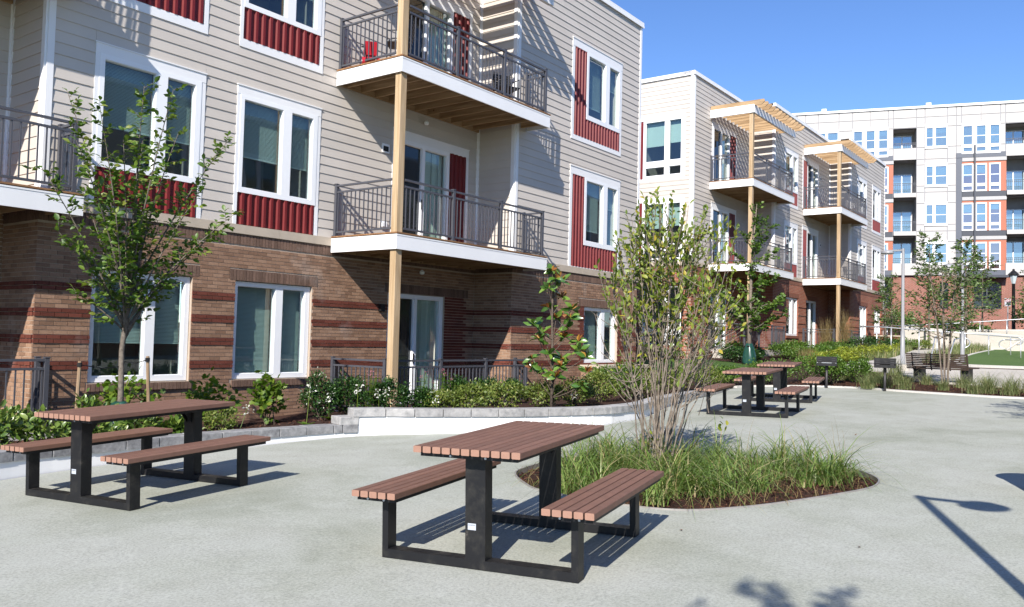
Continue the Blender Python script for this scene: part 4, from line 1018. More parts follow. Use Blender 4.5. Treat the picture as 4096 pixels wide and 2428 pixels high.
# ------------------------------------------------------------------ ramps, walls and rails in the middle distance
def slab_thing(name, pts, z0, z1a, z1b, th, mat, label, cat, group=None):
    (xa, ya), (xb, yb) = pts; t = thing(name, (xa, ya, z0), label, cat, group)
    d = Vector((xb-xa, yb-ya)).normalized(); n = Vector((-d.y, d.x))*th
    mb = MB(); q = [(xa, ya), (xb, yb), (xb+n.x, yb+n.y), (xa+n.x, ya+n.y)]
    zt = [z1a, z1b, z1b, z1a]; mb.v = [(*p, z0) for p in q]+[(*p, z) for p, z in zip(q, zt)]
    mb.f = [(0, 3, 2, 1), (4, 5, 6, 7), (0, 1, 5, 4), (1, 2, 6, 5), (2, 3, 7, 6), (3, 0, 4, 7)]
    mb.build('wall_body', mat, t)
    mb = MB(); c = [(p[0]-(0.03 if i in (0, 3) else -.03)*d.x, p[1]-(0.03 if i in (0, 3) else -.03)*d.y) for i, p in enumerate(q)]
    mb.v = [(*p, z+.002) for p, z in zip(c, zt)]+[(*p, z+.09) for p, z in zip(c, zt)]; mb.f = [(0, 3, 2, 1), (4, 5, 6, 7), (0, 1, 5, 4), (1, 2, 6, 5), (2, 3, 7, 6), (3, 0, 4, 7)]
    mb.build('cap', M['kerb'], t); return t
slab_thing('concrete_wall', ((46.3, 4.2), (45.2, 9.4)), 1.2, 2.12, 2.50, .3, M['concrete'], 'pale concrete ramp wall in front of the far brick base', 'wall')
slab_thing('concrete_wall', ((52.6, 1.0), (51.6, 7.6)), 1.2, 2.62, 2.50, .3, M['concrete'], 'upper concrete planter wall below the far trees', 'wall')
slab_thing('concrete_wall', ((44.2, 2.9), (43.9, 4.75)), 1.0, 3.0, 1.5, .35, M['concrete'], 'sloping concrete stair side wall at right edge above the turf', 'wall')
def handrail(pts, post_at, foot, label, r=.024, mid=False, loop=None, group='galvanised handrails on the ramps'):
    t = thing('handrail', (pts[0][0], pts[0][1], foot(*pts[0][:2])), label, 'handrail', group)
    mb = MB(); mb.tube(pts, r, 8); mb.build('top_rail', M['galv'], t, smooth=True)
    if mid: mb = MB(); mb.tube([(a, b, c-.28) for a, b, c in pts], r*.8, 8); mb.build('mid_rail', M['galv'], t, smooth=True)
    for s in post_at:
        k = s*(len(pts)-1); i = min(int(k), len(pts)-2); f = k-i; p = Vector(pts[i]).lerp(Vector(pts[i+1]), f); z = foot(p.x, p.y)
        mb = MB(); mb.tube([(p.x, p.y, z-.2), (p.x, p.y, p.z)], r*.95, 8); mb.build('post', M['galv'], t, smooth=True)
    if loop:
        for base, dirv, dz in loop:
            b = Vector(base); dv = Vector(dirv); q = [b+dv*(.22*math.sin(a))-Vector((0, 0, dz*(1-math.cos(a))/2)) for a in np.linspace(0, math.pi, 9)]
            mb = MB(); mb.tube([tuple(x) for x in q], r, 8); mb.build('end_loop', M['galv'], t, smooth=True)
    return t
handrail([(46.9, 12.5, 2.52), (46.9, 10.46, 2.61), (47.2, 8, 2.75), (47.8, 4.45, 3.05), (48.2, 1.5, 3.28)], (.02, .25, .4, .52, .62, .7, .8, .9), lambda x, y: 2.0, 'long upper ramp handrail rising to the right before the brick base', mid=False)
handrail([(39.4, 9.9, 2.42), (39.2, 8.7, 2.36), (39.5, 6.3, 2.2), (39.8, 3.96, 2.03)], (.03, .2, .35, .5, .62, .74, .86, .97), lambda x, y: G(x, y), 'lower ramp handrail sloping down to the right behind the turf', mid=False, loop=[((39.8, 3.96, 2.03), (0, -1, 0), .3)])
handrail([(33.4, 5.95, 1.25), (34.6, 6.1, 1.65), (35.5, 6.2, 1.95), (36.2, 6.25, 1.95)], (.03, .95), lambda x, y: G(x, y), 'short stair handrail climbing beside the multi stemmed tree', .022, loop=[((33.4, 5.95, 1.25), (-.8, 0, 0), .4)])
handrail([(33.3, 5.35, 1.28), (34.9, 5.45, 1.85), (36.5, 5.4, 1.93)], (.02, .98), lambda x, y: G(x, y), 'second stair handrail nearer the lamp post', .022, loop=[((36.5, 5.4, 1.93), (.3, -1, 0), .38)])
handrail([(37.5, 4.1, 1.9), (37.6, 3.6, 1.9)], (.98,), lambda x, y: G(x, y), 'small looped handrail end standing in the grasses', .022, loop=[((37.5, 4.1, 1.9), (0, 1, 0), .36)])

# ------------------------------------------------------------------ lamps, lantern, sign
def street_lamp(loc, height, armdir, label, footing=.22):
    t = thing('street_lamp', loc, label, 'street lamp', 'grey disc headed lamp posts', local=True)
    mb = MB(); mb.lathe((0, 0, 0), [(.2, -.3), (.2, footing-.02), (.18, footing)], 24); mb.build('footing', M['concrete'], t)
    mb = MB(); mb.lathe((0, 0, footing), [(.11, 0), (.11, .02), (.068, .025), (.066, 1.0), (.05, 1.06), (.043, height-footing), (.04, height-footing+.02)], 16); mb.build('pole', M['pole'], t, smooth=True)
    a = Vector((armdir[0], armdir[1], 0)).normalized()
    mb = MB(); mb.box((a.x*.17, a.y*.17, height-.03), (.42, .07, .05), math.atan2(a.y, a.x)); mb.build('arm', M['pole'], t)
    mb = MB(); mb.lathe((a.x*.47, a.y*.47, height-.05), [(.02, -.075), (.19, -.07), (.2, -.055), (.15, .02), (.06, .05), (.01, .055)], 28); h = mb.build('lamp_head', M['pole'], t, smooth=True)
    mb = MB(); mb.lathe((a.x*.47, a.y*.47, height-.13), [(.15, -.004), (.15, .004)], 24); mb.build('lens', M['vinyl'], h)
    return t
street_lamp((28.6, 5.92, G(28.6, 5.92)), 3.82, (.1, 1), 'tall grey lamp post beside the path, left of the wooden bench')
street_lamp((33.63, 5.0, G(33.6, 5.0)), 3.55, (.1, 1), 'grey lamp post at the turf edge behind the multi stemmed tree', .05)
street_lamp((3.57, -.33, gz(3.57, -.33)), 3.78, (0, -1), 'grey lamp post just outside the view that throws the long shadow', .02)
t = thing('lantern_post', (57.7, 5.9, Tz(57.7)), 'black lantern post in front of the far brick wall', 'lamp post', local=True)
h = 6.35-Tz(57.7)
mb = MB(); mb.lathe((0, 0, 0), [(.16, -.2), (.16, .5), (.1, .6), (.085, h-.9), (.1, h-.88)], 12); mb.build('pole', M['black'], t, smooth=True)
mb = MB(); mb.lathe((0, 0, h-.88), [(.1, 0), (.22, .5), (.22, .52)], 6); mb.build('lantern_glass', M['far_glass_blind'], t)
mb = MB(); mb.lathe((0, 0, h-.36), [(.3, 0), (.3, .03), (.12, .22), (.07, .24), (.07, .32), (.01, .36)], 12); mb.build('lantern_roof', M['black'], t)
t = thing('traffic_sign', (55.7, 5.98, Tz(55.7)), 'small white no parking sign on a thin post beside the black lantern', 'sign', rz=0.0, local=True)
h = 4.50-Tz(55.7)
mb = MB(); mb.tube([(0, 0, -.2), (0, 0, h-.1)], .03, 8); mb.build('post', M['galv'], t)
mb = MB(); mb.box((-.045, 0, h-.22), (.012, .3, .45)); pnl = mb.build('sign_panel', M['label'], t)
mb = MB(); mb.tube([(-.055, .1*math.cos(a), h-.14+.1*math.sin(a)) for a in np.linspace(0, 2*math.pi, 21)], .012, 6, False); mb.tube([(-.055, .07, h-.07), (-.055, -.07, h-.21)], .012, 6); mb.build('symbol', M['signred'], pnl)
mb = MB(); mb.box((-.054, 0, h-.36), (.004, .2, .035)); mb.build('printed_line', M['ink'], pnl)
# ------------------------------------------------------------------ picnic tables
PN = Vector((-.0255, .008, 1)).normalized()
def text_mesh(txt, size, mat):
    cu = bpy.data.curves.new('text', 'FONT'); cu.body = txt; cu.size = size; cu.align_x = 'CENTER'; cu.align_y = 'CENTER'
    tmp = bpy.data.objects.new('tmp', cu); COL.objects.link(tmp)
    dg = bpy.context.evaluated_depsgraph_get(); me = bpy.data.meshes.new_from_object(tmp.evaluated_get(dg))
    bpy.data.objects.remove(tmp); me.materials.clear(); me.materials.append(mat); return me
TXT = text_mesh('SUNPERK', .0115, M['ink'])
def slat_mesh(L_, w, h):
    """bevelled composite slat, sawn ends of their own colour"""
    b = .004; pr = [(-w/2+b, 0), (w/2-b, 0), (w/2, b), (w/2, h-b), (w/2-b, h), (-w/2+b, h), (-w/2, h-b), (-w/2, b)]
    v = [(-L_/2, y, z) for y, z in pr]+[(L_/2, y, z) for y, z in pr]; n = len(pr)
    f = [tuple(reversed(range(n))), tuple(range(n, 2*n))]+[(i, (i+1) % n, n+(i+1) % n, n+i) for i in range(n)]
    me = bpy.data.meshes.new('slat'); me.from_pydata(v, [], f); me.materials.append(M['slat']); me.materials.append(M['slat_end'])
    me.polygons[0].material_index = 1; me.polygons[1].material_index = 1; me.update(); return me
SL_T, SL_B = slat_mesh(1.577, .056, .04), slat_mesh(1.577, .056, .04)
def picnic_table(x, y, ang, label, sticker=True):
    t = thing('picnic_table', (x, y, gz(x, y)+.002), label, 'picnic table', 'dark picnic tables with brown slats', local=True)
    t.rotation_euler = (Vector((0, 0, 1)).rotation_difference(PN).to_matrix() @ Matrix.Rotation(math.radians(ang), 3, 'Z')).to_euler()
    pitch = .0672; fx = .60
    def rim(name, L_, w, z, nslat, yc):
        mb = MB(); zz = z-.0125
        for sy in (-1, 1): mb.box((0, yc+sy*(w/2-.03), zz), (L_, .045, .025))
        for xx in (-L_/2+.03, -fx, fx, L_/2-.03): mb.box((xx, yc, zz-.0005), (.06 if abs(xx) > fx+.01 else .1, w-.106, .024))
        return mb.build(name, M['black'], t)
    for i in range(11): add('slat', SL_T, t, (random.uniform(-.002, .002), (i-5)*pitch, .72), scale=None)
    rim('top_frame', 1.50, .68, .7195, 11, 0)
    for s in (-1, 1):
        for i in range(5): add('slat', SL_B, t, (random.uniform(-.002, .002), s*.661+(i-2)*pitch, .408))
        rim('bench_frame', 1.50, .30, .4075, 5, s*.661)
    for s in (-1, 1):
        x0 = s*fx
        mb = MB(); mb.box((x0, 0, .03), (.10, 1.354, .056)); mb.build('base_bar', M['black'], t, org=(x0, 0, 0))
        mb = MB(); mb.box((x0, 0, .376), (.10, .138, .636)); po = mb.build('table_post', M['black'], t, org=(x0, 0, 0))
        mb = MB()
        for sy in (-1, 1): mb.raw([(x0-s*.052, sy*.03-.004, .56), (x0-s*.052, sy*.03+.004, .56), (x0-s*.052, sy*.03-.004, .694), (x0-s*.052, sy*.03+.004, .694), (x0-s*.16, sy*.03-.004, .694), (x0-s*.16, sy*.03+.004, .694)], [(0, 1, 3, 2), (0, 2, 4), (1, 5, 3), (2, 3, 5, 4), (0, 4, 5, 1)])
        mb.build('gusset', M['black'], po)
        for sy in (-1, 1):
            mb = MB(); mb.box((x0, sy*.655, .22), (.10, .044, .324)); mb.build('bench_post', M['black'], t, org=(x0, sy*.655, 0))
        for yy in (-.2, .2, -.03): mb = MB()
    if sticker:
        mb = MB(); mb.box((-fx-.0515, .022, .262), (.0012, .056, .040)); st = mb.build('maker_label', M['label'], t, org=(-fx-.0515, .022, .262))
        add('lettering', TXT, st, (-fx-.0526, .022, .271), rot=(math.pi/2, 0, -math.pi/2))
    for s in (-1, 1):
        for sy, zz in ((.12, .706), (-.12, .706), (.661+.06, .394), (.661-.06, .394), (-.661+.06, .394), (-.661-.06, .394)):
            mb = MB(); mb.tube([(s*.748, sy, zz), (s*.756, sy, zz)], .008, 6); mb.build('bolt', M['galv'], t)
    return t
picnic_table(4.809, 3.447, 12.0, 'nearest picnic table, brown slats on a black frame, left of the grass island')
picnic_table(4.32, 7.355, 8.9, 'left picnic table standing by the block wall below the young tree')
picnic_table(14.674, 5.465, 9.1, 'front one of the two picnic tables beyond the island')
picnic_table(17.735, 6.039, 12.4, 'farthest picnic table, behind another one and beside the park grill')

# ------------------------------------------------------------------ park grills
def grill(x, y, rz, label, rod):
    t = thing('park_grill', (x, y, gz(x, y)), label, 'grill', 'black park grills on posts', rz=rz, local=True)
    mb = MB(); mb.tube([(0, 0, -.2), (0, 0, .56)], .03, 10); mb.tube([(0, 0, .45), (0, 0, .56)], .038, 10); mb.build('post', M['blackgrey'], t, smooth=True)
    mb = MB(); w, d, z0, z1 = .47, .36, .56, .785
    mb.box((0, 0, z0), (d, w, .012)); mb.box((d/2, 0, (z0+z1)/2), (.008, w, z1-z0))
    for s in (-1, 1): mb.box((0, s*w/2, (z0+z1)/2), (d, .008, z1-z0))
    bx = mb.build('firebox', M['black'], t)
    mb = MB(); mb.box((-d/2, 0, z0+.03), (.008, w, .06)); mb.box((-d/2, 0, z1-.045), (.009, w-.2, .09)); mb.box((-d/2+.004, 0, z1-.06), (.004, w, .125)); mb.build('front_plate', M['black'], bx)
    mb = MB()
    for s in (-1, 1):
        for k in range(3): mb.box((-d/2-.006, s*(w/2-.075), z0+.075+k*.05), (.012, .085, .02))
    mb.build('adjusting_slots', M['blackgrey'], bx)
    mb = MB()
    for k in range(14): mb.box((-.01, -w/2+.03+k*.0315, z0+(.07 if not rod else .10)), (d-.02, .008, .008))
    for s in (-1, 1): mb.box((s*d*.42, 0, z0+(.07 if not rod else .10)), (.01, w, .01))
    if rod: mb.tube([(-d/2-.02, -w/2-.09, z0+.1), (-d/2-.02, w/2+.09, z0+.1)], .008, 6)
    mb.build('grate', M['galv'] if not rod else M['blackgrey'], bx)
    if rod:
        for s in (-1, 1): mb = MB(); mb.tube([(-d/2-.02, s*(w/2+.05), z0+.1), (-d/2-.02, s*(w/2+.13), z0+.1)], .014, 8); mb.build('handle', M['blackgrey'], bx)
    return t
grill(21.84, 6.28, .26, 'black park grill on a post next to the farthest picnic table', False)
grill(21.65, 4.87, .22, 'black park grill with side handles on a post nearer the wooden bench', True)

# ------------------------------------------------------------------ slatted bench seen from behind
t = thing('park_bench', (24.35, 4.2, G(24.35, 4.2)+.035), 'brown slatted park bench seen from behind, beyond the plaza edge', 'bench', rz=-.12, local=True)
for i in range(9):
    z = .36+i*.046; ubox('back_slat', M['bench_slat'], t, (-.02-i*.014, 0, z), (.028, 1.5, .036))
for i in range(6): ubox('seat_slat', M['bench_slat'], t, (.09+i*.075, -.06, .40), (.06, 1.6, .032))
mb = MB()
for y in (-.72, -.3, .15, .6):
    mb = MB(); mb.tube([(.04, y, .32), (-.02, y, .42), (-.12, y, .76)], .018, 6); mb.build('back_rib', M['blackgrey'], t)
for y in (-.62, .52):
    mb = MB(); mb.box((.27, y, .19), (.36, .2, .38)); mb.box((.27, y, .375), (.5, .05, .02)); mb.build('leg', M['blackgrey'], t)

# ------------------------------------------------------------------ watering bags and stakes
def water_bag(x, y, z, h, r, label):
    t = thing('watering_bag', (x, y, z), label, 'watering bag', 'green slow watering bags', local=True)
    mb = MB(); n = 28; pr = [(r*1.05, 0), (r*1.12, h*.12), (r, h*.4), (r*.72, h*.75), (r*.5, h*.97), (r*.42, h)]
    for i, (rr, zz) in enumerate(pr):
        for j in range(n):
            a = 2*math.pi*j/n; q = rr*(1+.07*math.sin(5*a+i*.6)+.04*math.sin(11*a+i)); mb.v.append((q*math.cos(a)*1.0, q*math.sin(a)*1.0, zz+.01*math.sin(3*a)))
    for i in range(len(pr)-1):
        for j in range(n): a0 = i*n+j; a1 = i*n+(j+1) % n; mb.f.append((a0, a1, a1+n, a0+n))
    mb.f.append(tuple(range((len(pr)-1)*n, len(pr)*n)))
    mb.build('bag', M['bag'], t, smooth=True)
    mb = MB(); mb.box((-r*.62, -.02, h*.86), (.02, .09, .05)); mb.build('handle_slot', M['black'], t)
    return t
water_bag(29.46, 11.18, G(29.46, 11.18), .72, .23, 'green watering bag wrapped round the tree before the second building')
water_bag(5.84, 10.5, G(5.84, 10.5), .50, .19, 'dark green watering bag at the foot of the young tree, behind the left table')
for x, y, tx, ty, h, lab in ((5.30, 10.55, 5.30, 10.5, 1.02, 'left wooden tree stake beside the young tree trunk'), (6.30, 10.55, 6.16, 10.45, 1.08, 'right leaning wooden tree stake beside the young tree trunk')):
    t = thing('tree_stake', (x, y, G(x, y)), lab, 'stake', 'stakes of the young tree')
    mb = MB(); mb.tube([(x, y, G(x, y)-.2), (tx, ty, h)], [.026, .022], 8); mb.build('pole', M['stake'], t)
    mb = MB(); mb.tube([(tx, ty, h-.07), (tx, ty, h-.02)], .03, 8); mb.tube([(tx, ty, h-.045), ((tx+5.86)/2, (ty+10.5)/2-.01, h-.09), (5.86, 10.5, h-.07)], .006, 5); mb.build('strap', M['black'], t)

# ------------------------------------------------------------------ things on the balconies
zt = 6.70+.012
t = thing('toy_tricycle', (11.68, 12.28, zt), 'red plastic toy tricycle on the upper balcony of the nearest building', 'toy', rz=.9, local=True)
def rbox(c, d): mb = MB(); mb.box(c, d); return mb
mb = MB(); mb.box((0, 0, .22), (.34, .2, .1)); mb.box((-.2, 0, .36), (.07, .24, .26), 0, .25); mb.build('seat', M['toyred'], t)
mb = MB(); mb.tube([(.2, 0, .12), (.16, 0, .5)], .025, 8); mb.tube([(.16, -.16, .5), (.16, .16, .5)], .016, 8); mb.build('handlebar', M['toydark'], t)
mb = MB(); mb.lathe((.30, 0, .34), [(.06, 0), (.1, .02), (.11, .14), (.08, .16)], 12); mb.build('basket', M['toyred'], t)
for wx, wy, r in ((.22, 0, .12), (-.2, .14, .09), (-.2, -.14, .09)):
    mb = MB(); mb.tube([(wx, wy-.03, r), (wx, wy+.03, r)], r, 14); wh = mb.build('wheel', M['toyred'], t); mb = MB(); mb.tube([(wx, wy-.035, r), (wx, wy+.035, r)], .03, 8); mb.build('hub', M['vinyl'], wh)
def chair(x, y, z, rz, label, mat, h=.85):
    t = thing('balcony_chair', (x, y, z), label, 'chair', rz=rz, local=True)
    mb = MB(); mb.box((0, 0, .42), (.45, .46, .03)); mb.build('seat', mat, t)
    mb = MB()
    for k in range(6): mb.box((-.22-.012*k, 0, .5+k*.06), (.02, .44, .045))
    mb.build('backrest', mat, t)
    for sx, sy in ((1, 1), (1, -1), (-1, 1), (-1, -1)): mb = MB(); mb.tube([(sx*.2, sy*.21, 0), (sx*.2-(.03 if sx < 0 else 0), sy*.21, .42 if sx > 0 else h)], .014, 6); mb.build('leg', mat, t)
    for sy in (-1, 1): mb = MB(); mb.tube([(.2, sy*.22, .42), (.2, sy*.22, .62), (-.22, sy*.22, .64)], .013, 6); mb.build('armrest', mat, t)
    return t
chair(11.82, 11.62, zt, 2.2, 'dark slatted chair behind the timber post on the upper near balcony', M['toydark'])
chair(15.3, 11.6, zt, -2.0, 'black low chair at the right end of the upper near balcony', M['black'])
chair(35.4, 12.9, 3.36+DZ+.012, 1.8, 'dark chair on the lower balcony of the second building', M['toydark'])
chair(44.4, 11.6, 6.70+DZ+.012, -1.0, 'pale chair on the far upper balcony of the second building', M['white'])
chair(44.3, 11.65, 3.36+DZ+.012, -1.0, 'dark chair at the end of the far lower balcony of the second building', M['toydark'])
# a litter bin just right of the view, its shadow falls on the plaza
t = thing('litter_bin', (8.93, .44, gz(8.93, .44)), 'dark round litter bin with raised lid just outside the view, casting a rounded shadow', 'bin', local=True)
mb = MB(); mb.lathe((0, 0, 0), [(.24, 0), (.28, .05), (.28, .76), (.26, .78)], 28); mb.build('body', M['blackgrey'], t, smooth=True)
mb = MB(); mb.lathe((0, 0, .86), [(.30, 0), (.30, .03), (.2, .1), (.02, .12)], 28); mb.build('lid', M['blackgrey'], t, smooth=True)
for a in range(4): mb = MB(); q = a*math.pi/2+.4; mb.tube([(.22*math.cos(q), .22*math.sin(q), .74), (.22*math.cos(q), .22*math.sin(q), .87)], .012, 6); mb.build('lid_strut', M['blackgrey'], t)
# ------------------------------------------------------------------ vegetation kit
def unit(a): return a/np.maximum(np.linalg.norm(a, axis=-1, keepdims=True), 1e-9)
def np_mesh(name, V, F, mat, smooth=False):
    me = bpy.data.meshes.new(name); V = np.asarray(V, np.float32); F = np.asarray(F, np.int32); k = F.shape[1]
    me.vertices.add(len(V)); me.vertices.foreach_set('co', V.ravel()); me.loops.add(F.size); me.loops.foreach_set('vertex_index', F.ravel())
    me.polygons.add(len(F)); me.polygons.foreach_set('loop_start', np.arange(len(F), dtype=np.int32)*k); me.polygons.foreach_set('loop_total', np.full(len(F), k, np.int32))
    if smooth: me.polygons.foreach_set('use_smooth', np.ones(len(F), bool))
    me.materials.append(mat); me.update(calc_edges=True); me.validate(); return me
def leaf_template(wr, fold=.10, curl=.12, fine=False, lobed=False):
    if lobed:
        pts = [(0,0,0),(.12,.42,.03),(.3,.30,.03),(.5,.5,0),(.62,.28,.02),(.8,.34,-.05),(1,0,-.12),(.8,-.34,-.05),(.62,-.28,.02),(.5,-.5,0),(.3,-.30,.03),(.12,-.42,.03),(.5,0,-.04)]
        return np.array(pts)*np.array([1, wr, 1]), [(12, i, i+1) for i in range(0, 11)]+[(12, 11, 0)]
    if fine:
        pts = [(0,0,0),(.22,.36,fold*.8),(.55,.48,fold),(.84,.24,-.02),(1,0,-curl),(.84,-.24,-.02),(.55,-.48,fold),(.22,-.36,fold*.8),(.3,0,.0),(.65,0,-.01)]
        f = [(0,8,1),(8,9,2),(8,2,1),(9,3,2),(9,4,3),(0,7,8),(7,6,8),(8,6,9),(6,5,9),(9,5,4)]
        return np.array(pts)*np.array([1, wr, 1]), f
    return np.array([(0,0,0),(.45,.5,fold),(1,0,-curl),(.45,-.5,fold),(.5,0,0)])*np.array([1, wr, 1]), [(0,4,1),(4,2,1),(0,3,4),(4,3,2)]
def leaf_frames(D, Nn):
    x = unit(D); z = unit(Nn-(Nn*x).sum(-1, keepdims=True)*x+1e-6); y = np.cross(z, x); return x, y, z
def leaf_mesh(name, P, D, Nn, S, mat, org, tpl):
    v, f = tpl; x, y, z = leaf_frames(D, Nn); S = S[:, None, None]
    V = P[:, None, :]+S*(v[None, :, 0:1]*x[:, None]+v[None, :, 1:2]*y[:, None]+v[None, :, 2:3]*z[:, None])-np.array(org)
    F = (np.array(f)[None]+(np.arange(len(P))*len(v))[:, None, None]).reshape(-1, 3)
    return np_mesh(name, V.reshape(-1, 3), F, mat)
_lu = {}
def foliage(parent, P, D, Nn, S, mat, tpl, indiv=0):
    """leaves: the ones nearest the viewer as single leaves, the others as one mass"""
    P, D, Nn, S = map(np.asarray, (P, D, Nn, S)); o = np.argsort(np.linalg.norm(P-np.array(CAMP), axis=1)); P, D, Nn, S = P[o], D[o], Nn[o], S[o]
    if indiv:
        key = (mat.name, id(tpl))
        if key not in _lu:
            v, f = tpl; _lu[key] = np_mesh('leaf', v, f, mat)
        x, y, z = leaf_frames(D[:indiv], Nn[:indiv])
        for i in range(min(indiv, len(P))):
            m = Matrix((x[i], y[i], z[i])).transposed()
            a = add('leaf', _lu[key], parent, P[i], rot=m.to_euler(), scale=(float(S[i]),)*3)
    if len(P) > indiv:
        tag(add('foliage', leaf_mesh('foliage', P[indiv:], D[indiv:], Nn[indiv:], S[indiv:], mat, W(parent), tpl), parent, W(parent)), kind='stuff')
TP_ELM, TP_SMALL, TP_OBO, TP_MAG, TP_LANCE, TP_LOBE = leaf_template(.58, .08, .15, True), leaf_template(.55), leaf_template(.52, .06, .1, True), leaf_template(.46, .07, .1, True), leaf_template(.24, .05, .2), leaf_template(1.0, lobed=True)
def bez(a, b, c, n): return [tuple((1-t)**2*a+2*t*(1-t)*b+t*t*c) for t in np.linspace(0, 1, n)]
def branch_leaves(path, step, twig, leaf, up=.35, start=.35, spread=1.0, per=6, rng=RNG):
    """twigs and leaves along a limb; returns twig polylines and leaf arrays"""
    path = np.array(path); seg = np.linalg.norm(np.diff(path, axis=0), axis=1); s = np.concatenate([[0], np.cumsum(seg)]); L_ = s[-1]
    tw = []; P, D, Nn, S = [], [], [], []
    pos = L_*start
    while pos < L_:
        i = min(np.searchsorted(s, pos), len(path)-1); i = max(i, 1); f = (pos-s[i-1])/max(seg[i-1], 1e-6); p = path[i-1]*(1-f)+path[i]*f
        t = unit(path[i]-path[i-1]); r = unit(rng.normal(size=3)); side = unit(np.cross(t, r))
        d = unit(t*.7+side*spread+np.array([0, 0, up])); l = twig*rng.uniform(.5, 1.2)*(1-.4*pos/L_)
        q = [p+d*l*k+np.array([0, 0, -.12*l*k*k]) for k in np.linspace(0, 1, 4)]; tw.append(q)
        n = max(2, int(per*rng.uniform(.7, 1.3)))
        for k in range(n):
            u = (k+.6)/n; b = q[0]*(1-u)+q[-1]*u+np.array([0, 0, -.05*l*u]); sd = unit(np.cross(d, [0, 0, 1]))*(1 if k % 2 else -1)
            P.append(b); D.append(unit(sd*.9+d*.55+rng.normal(size=3)*.22+np.array([0, 0, -.18]))); Nn.append(unit(np.array([-.25, -.2, .8])+rng.normal(size=3)*.6)); S.append(leaf*rng.uniform(.7, 1.2))
        P.append(q[-1]); D.append(d+rng.normal(size=3)*.2); Nn.append(np.array([0, 0, 1.])+rng.normal(size=3)*.3); S.append(leaf*rng.uniform(.8, 1.2))
        pos += step*rng.uniform(.6, 1.4)
    # terminal leaves along the end of the limb itself
    for k in range(8):
        u = .6+.4*k/7; i = u*(len(path)-1); a = int(min(i, len(path)-2)); p = path[a]*(1-(i-a))+path[a+1]*(i-a); t = unit(path[-1]-path[-2]); sd = unit(np.cross(t, [0.1, 0, 1]))*(1 if k % 2 else -1)
        P.append(p); D.append(unit(sd+t*.6+rng.normal(size=3)*.2)); Nn.append(np.array([0, 0, 1.])+rng.normal(size=3)*.3); S.append(leaf*rng.uniform(.8, 1.1))
    return tw, P, D, Nn, S
def clump_points(n, w, h, m=26, tight=.17, rng=RNG, skirt=.05):
    c = unit(rng.normal(size=(m, 3))); c[:, 2] = np.abs(c[:, 2])*1.1-.25; c = unit(c)*rng.uniform(.62, .98, (m, 1)); k = rng.integers(0, m, n)
    q = c[k]+rng.normal(size=(n, 3))*tight; sh = rng.random(n) < .3; u = unit(rng.normal(size=(n, 3))); q[sh] = u[sh]*rng.uniform(.5, .9, (sh.sum(), 1)); out = unit(q+1e-6)
    P = q*np.array([w/2, w/2, h*.5]); P[:, 2] += h*.5; P[:, 2] = np.maximum(P[:, 2], skirt*rng.random(n)); return P, out, c
def shrub(base, w, h, mat, leaf, n, label, cat='shrub', group=None, name='shrub', tpl=None, m=26, tight=.17, bark='bark_dark', indiv=0):
    rng = RNG; t = thing(name, base, label, cat, group); P, out, c = clump_points(n, w, h, m, tight)
    D = unit(out*.7+rng.normal(size=(n, 3))*.6+np.array([0, 0, .25])); Nn = unit(out*.6+np.array([0, 0, .7])+rng.normal(size=(n, 3))*.45)
    foliage(t, P+np.array(base), D, Nn, leaf*rng.uniform(.7, 1.25, n), mat, tpl or TP_SMALL, indiv)
    mb = MB(); b = np.array(base)
    for q in c[:max(6, m//3)]:
        e = b+q*np.array([w/2, w/2, h*.5])+np.array([0, 0, h*.45]); s = b+np.array([rng.normal()*.03, rng.normal()*.03, -.05]); mb.tube(bez(s, (s+e)/2+np.array([0, 0, h*.12]), e, 5), [.012, .01, .008, .006, .003], 5)
    mb.build('stems', M[bark], t); return t
def blades(P, L_, rng=RNG, lean=.6, droop=.45, w=.006, seg=5, dirs=None):
    n = len(P); a = rng.uniform(0, 2*math.pi, n); h = np.stack([np.cos(a), np.sin(a), np.zeros(n)], 1) if dirs is None else dirs
    ln = (lean*rng.uniform(.3, 1.3, n))[:, None]; dr = (droop*rng.uniform(.3, 1.4, n))[:, None]; sd = np.cross(h, [0, 0, 1.]); V = []
    for k in range(seg+1):
        t = k/seg; c = P+L_[:, None]*(h*ln*t**1.7+np.array([0, 0, 1.])*(t-dr*t**2.6)); ww = w*(1-t)**.7*rng.uniform(.8, 1.2, n)[:, None]; V += [c-sd*ww, c+sd*ww]
    V = np.stack(V, 1); F = []
    for k in range(seg): F.append((2*k, 2*k+1, 2*k+3, 2*k+2))
    F = (np.array(F)[None]+(np.arange(n)*2*(seg+1))[:, None, None]).reshape(-1, 4); return V.reshape(-1, 3), F
def grass_clump(base, w, h, n, mat, label, group, name='ornamental_grass', lean=.6, droop=.4, bw=.006):
    t = thing(name, base, label, 'grass', group); b = np.array(base); P = b+np.stack([RNG.normal(size=n)*w*.14, RNG.normal(size=n)*w*.14, np.zeros(n)], 1)
    V, F = blades(P, h*RNG.uniform(.6, 1.2, n), lean=lean, droop=droop, w=bw); tag(add('blades', np_mesh('blades', V-b, F, mat), t, base), kind='stuff'); return t
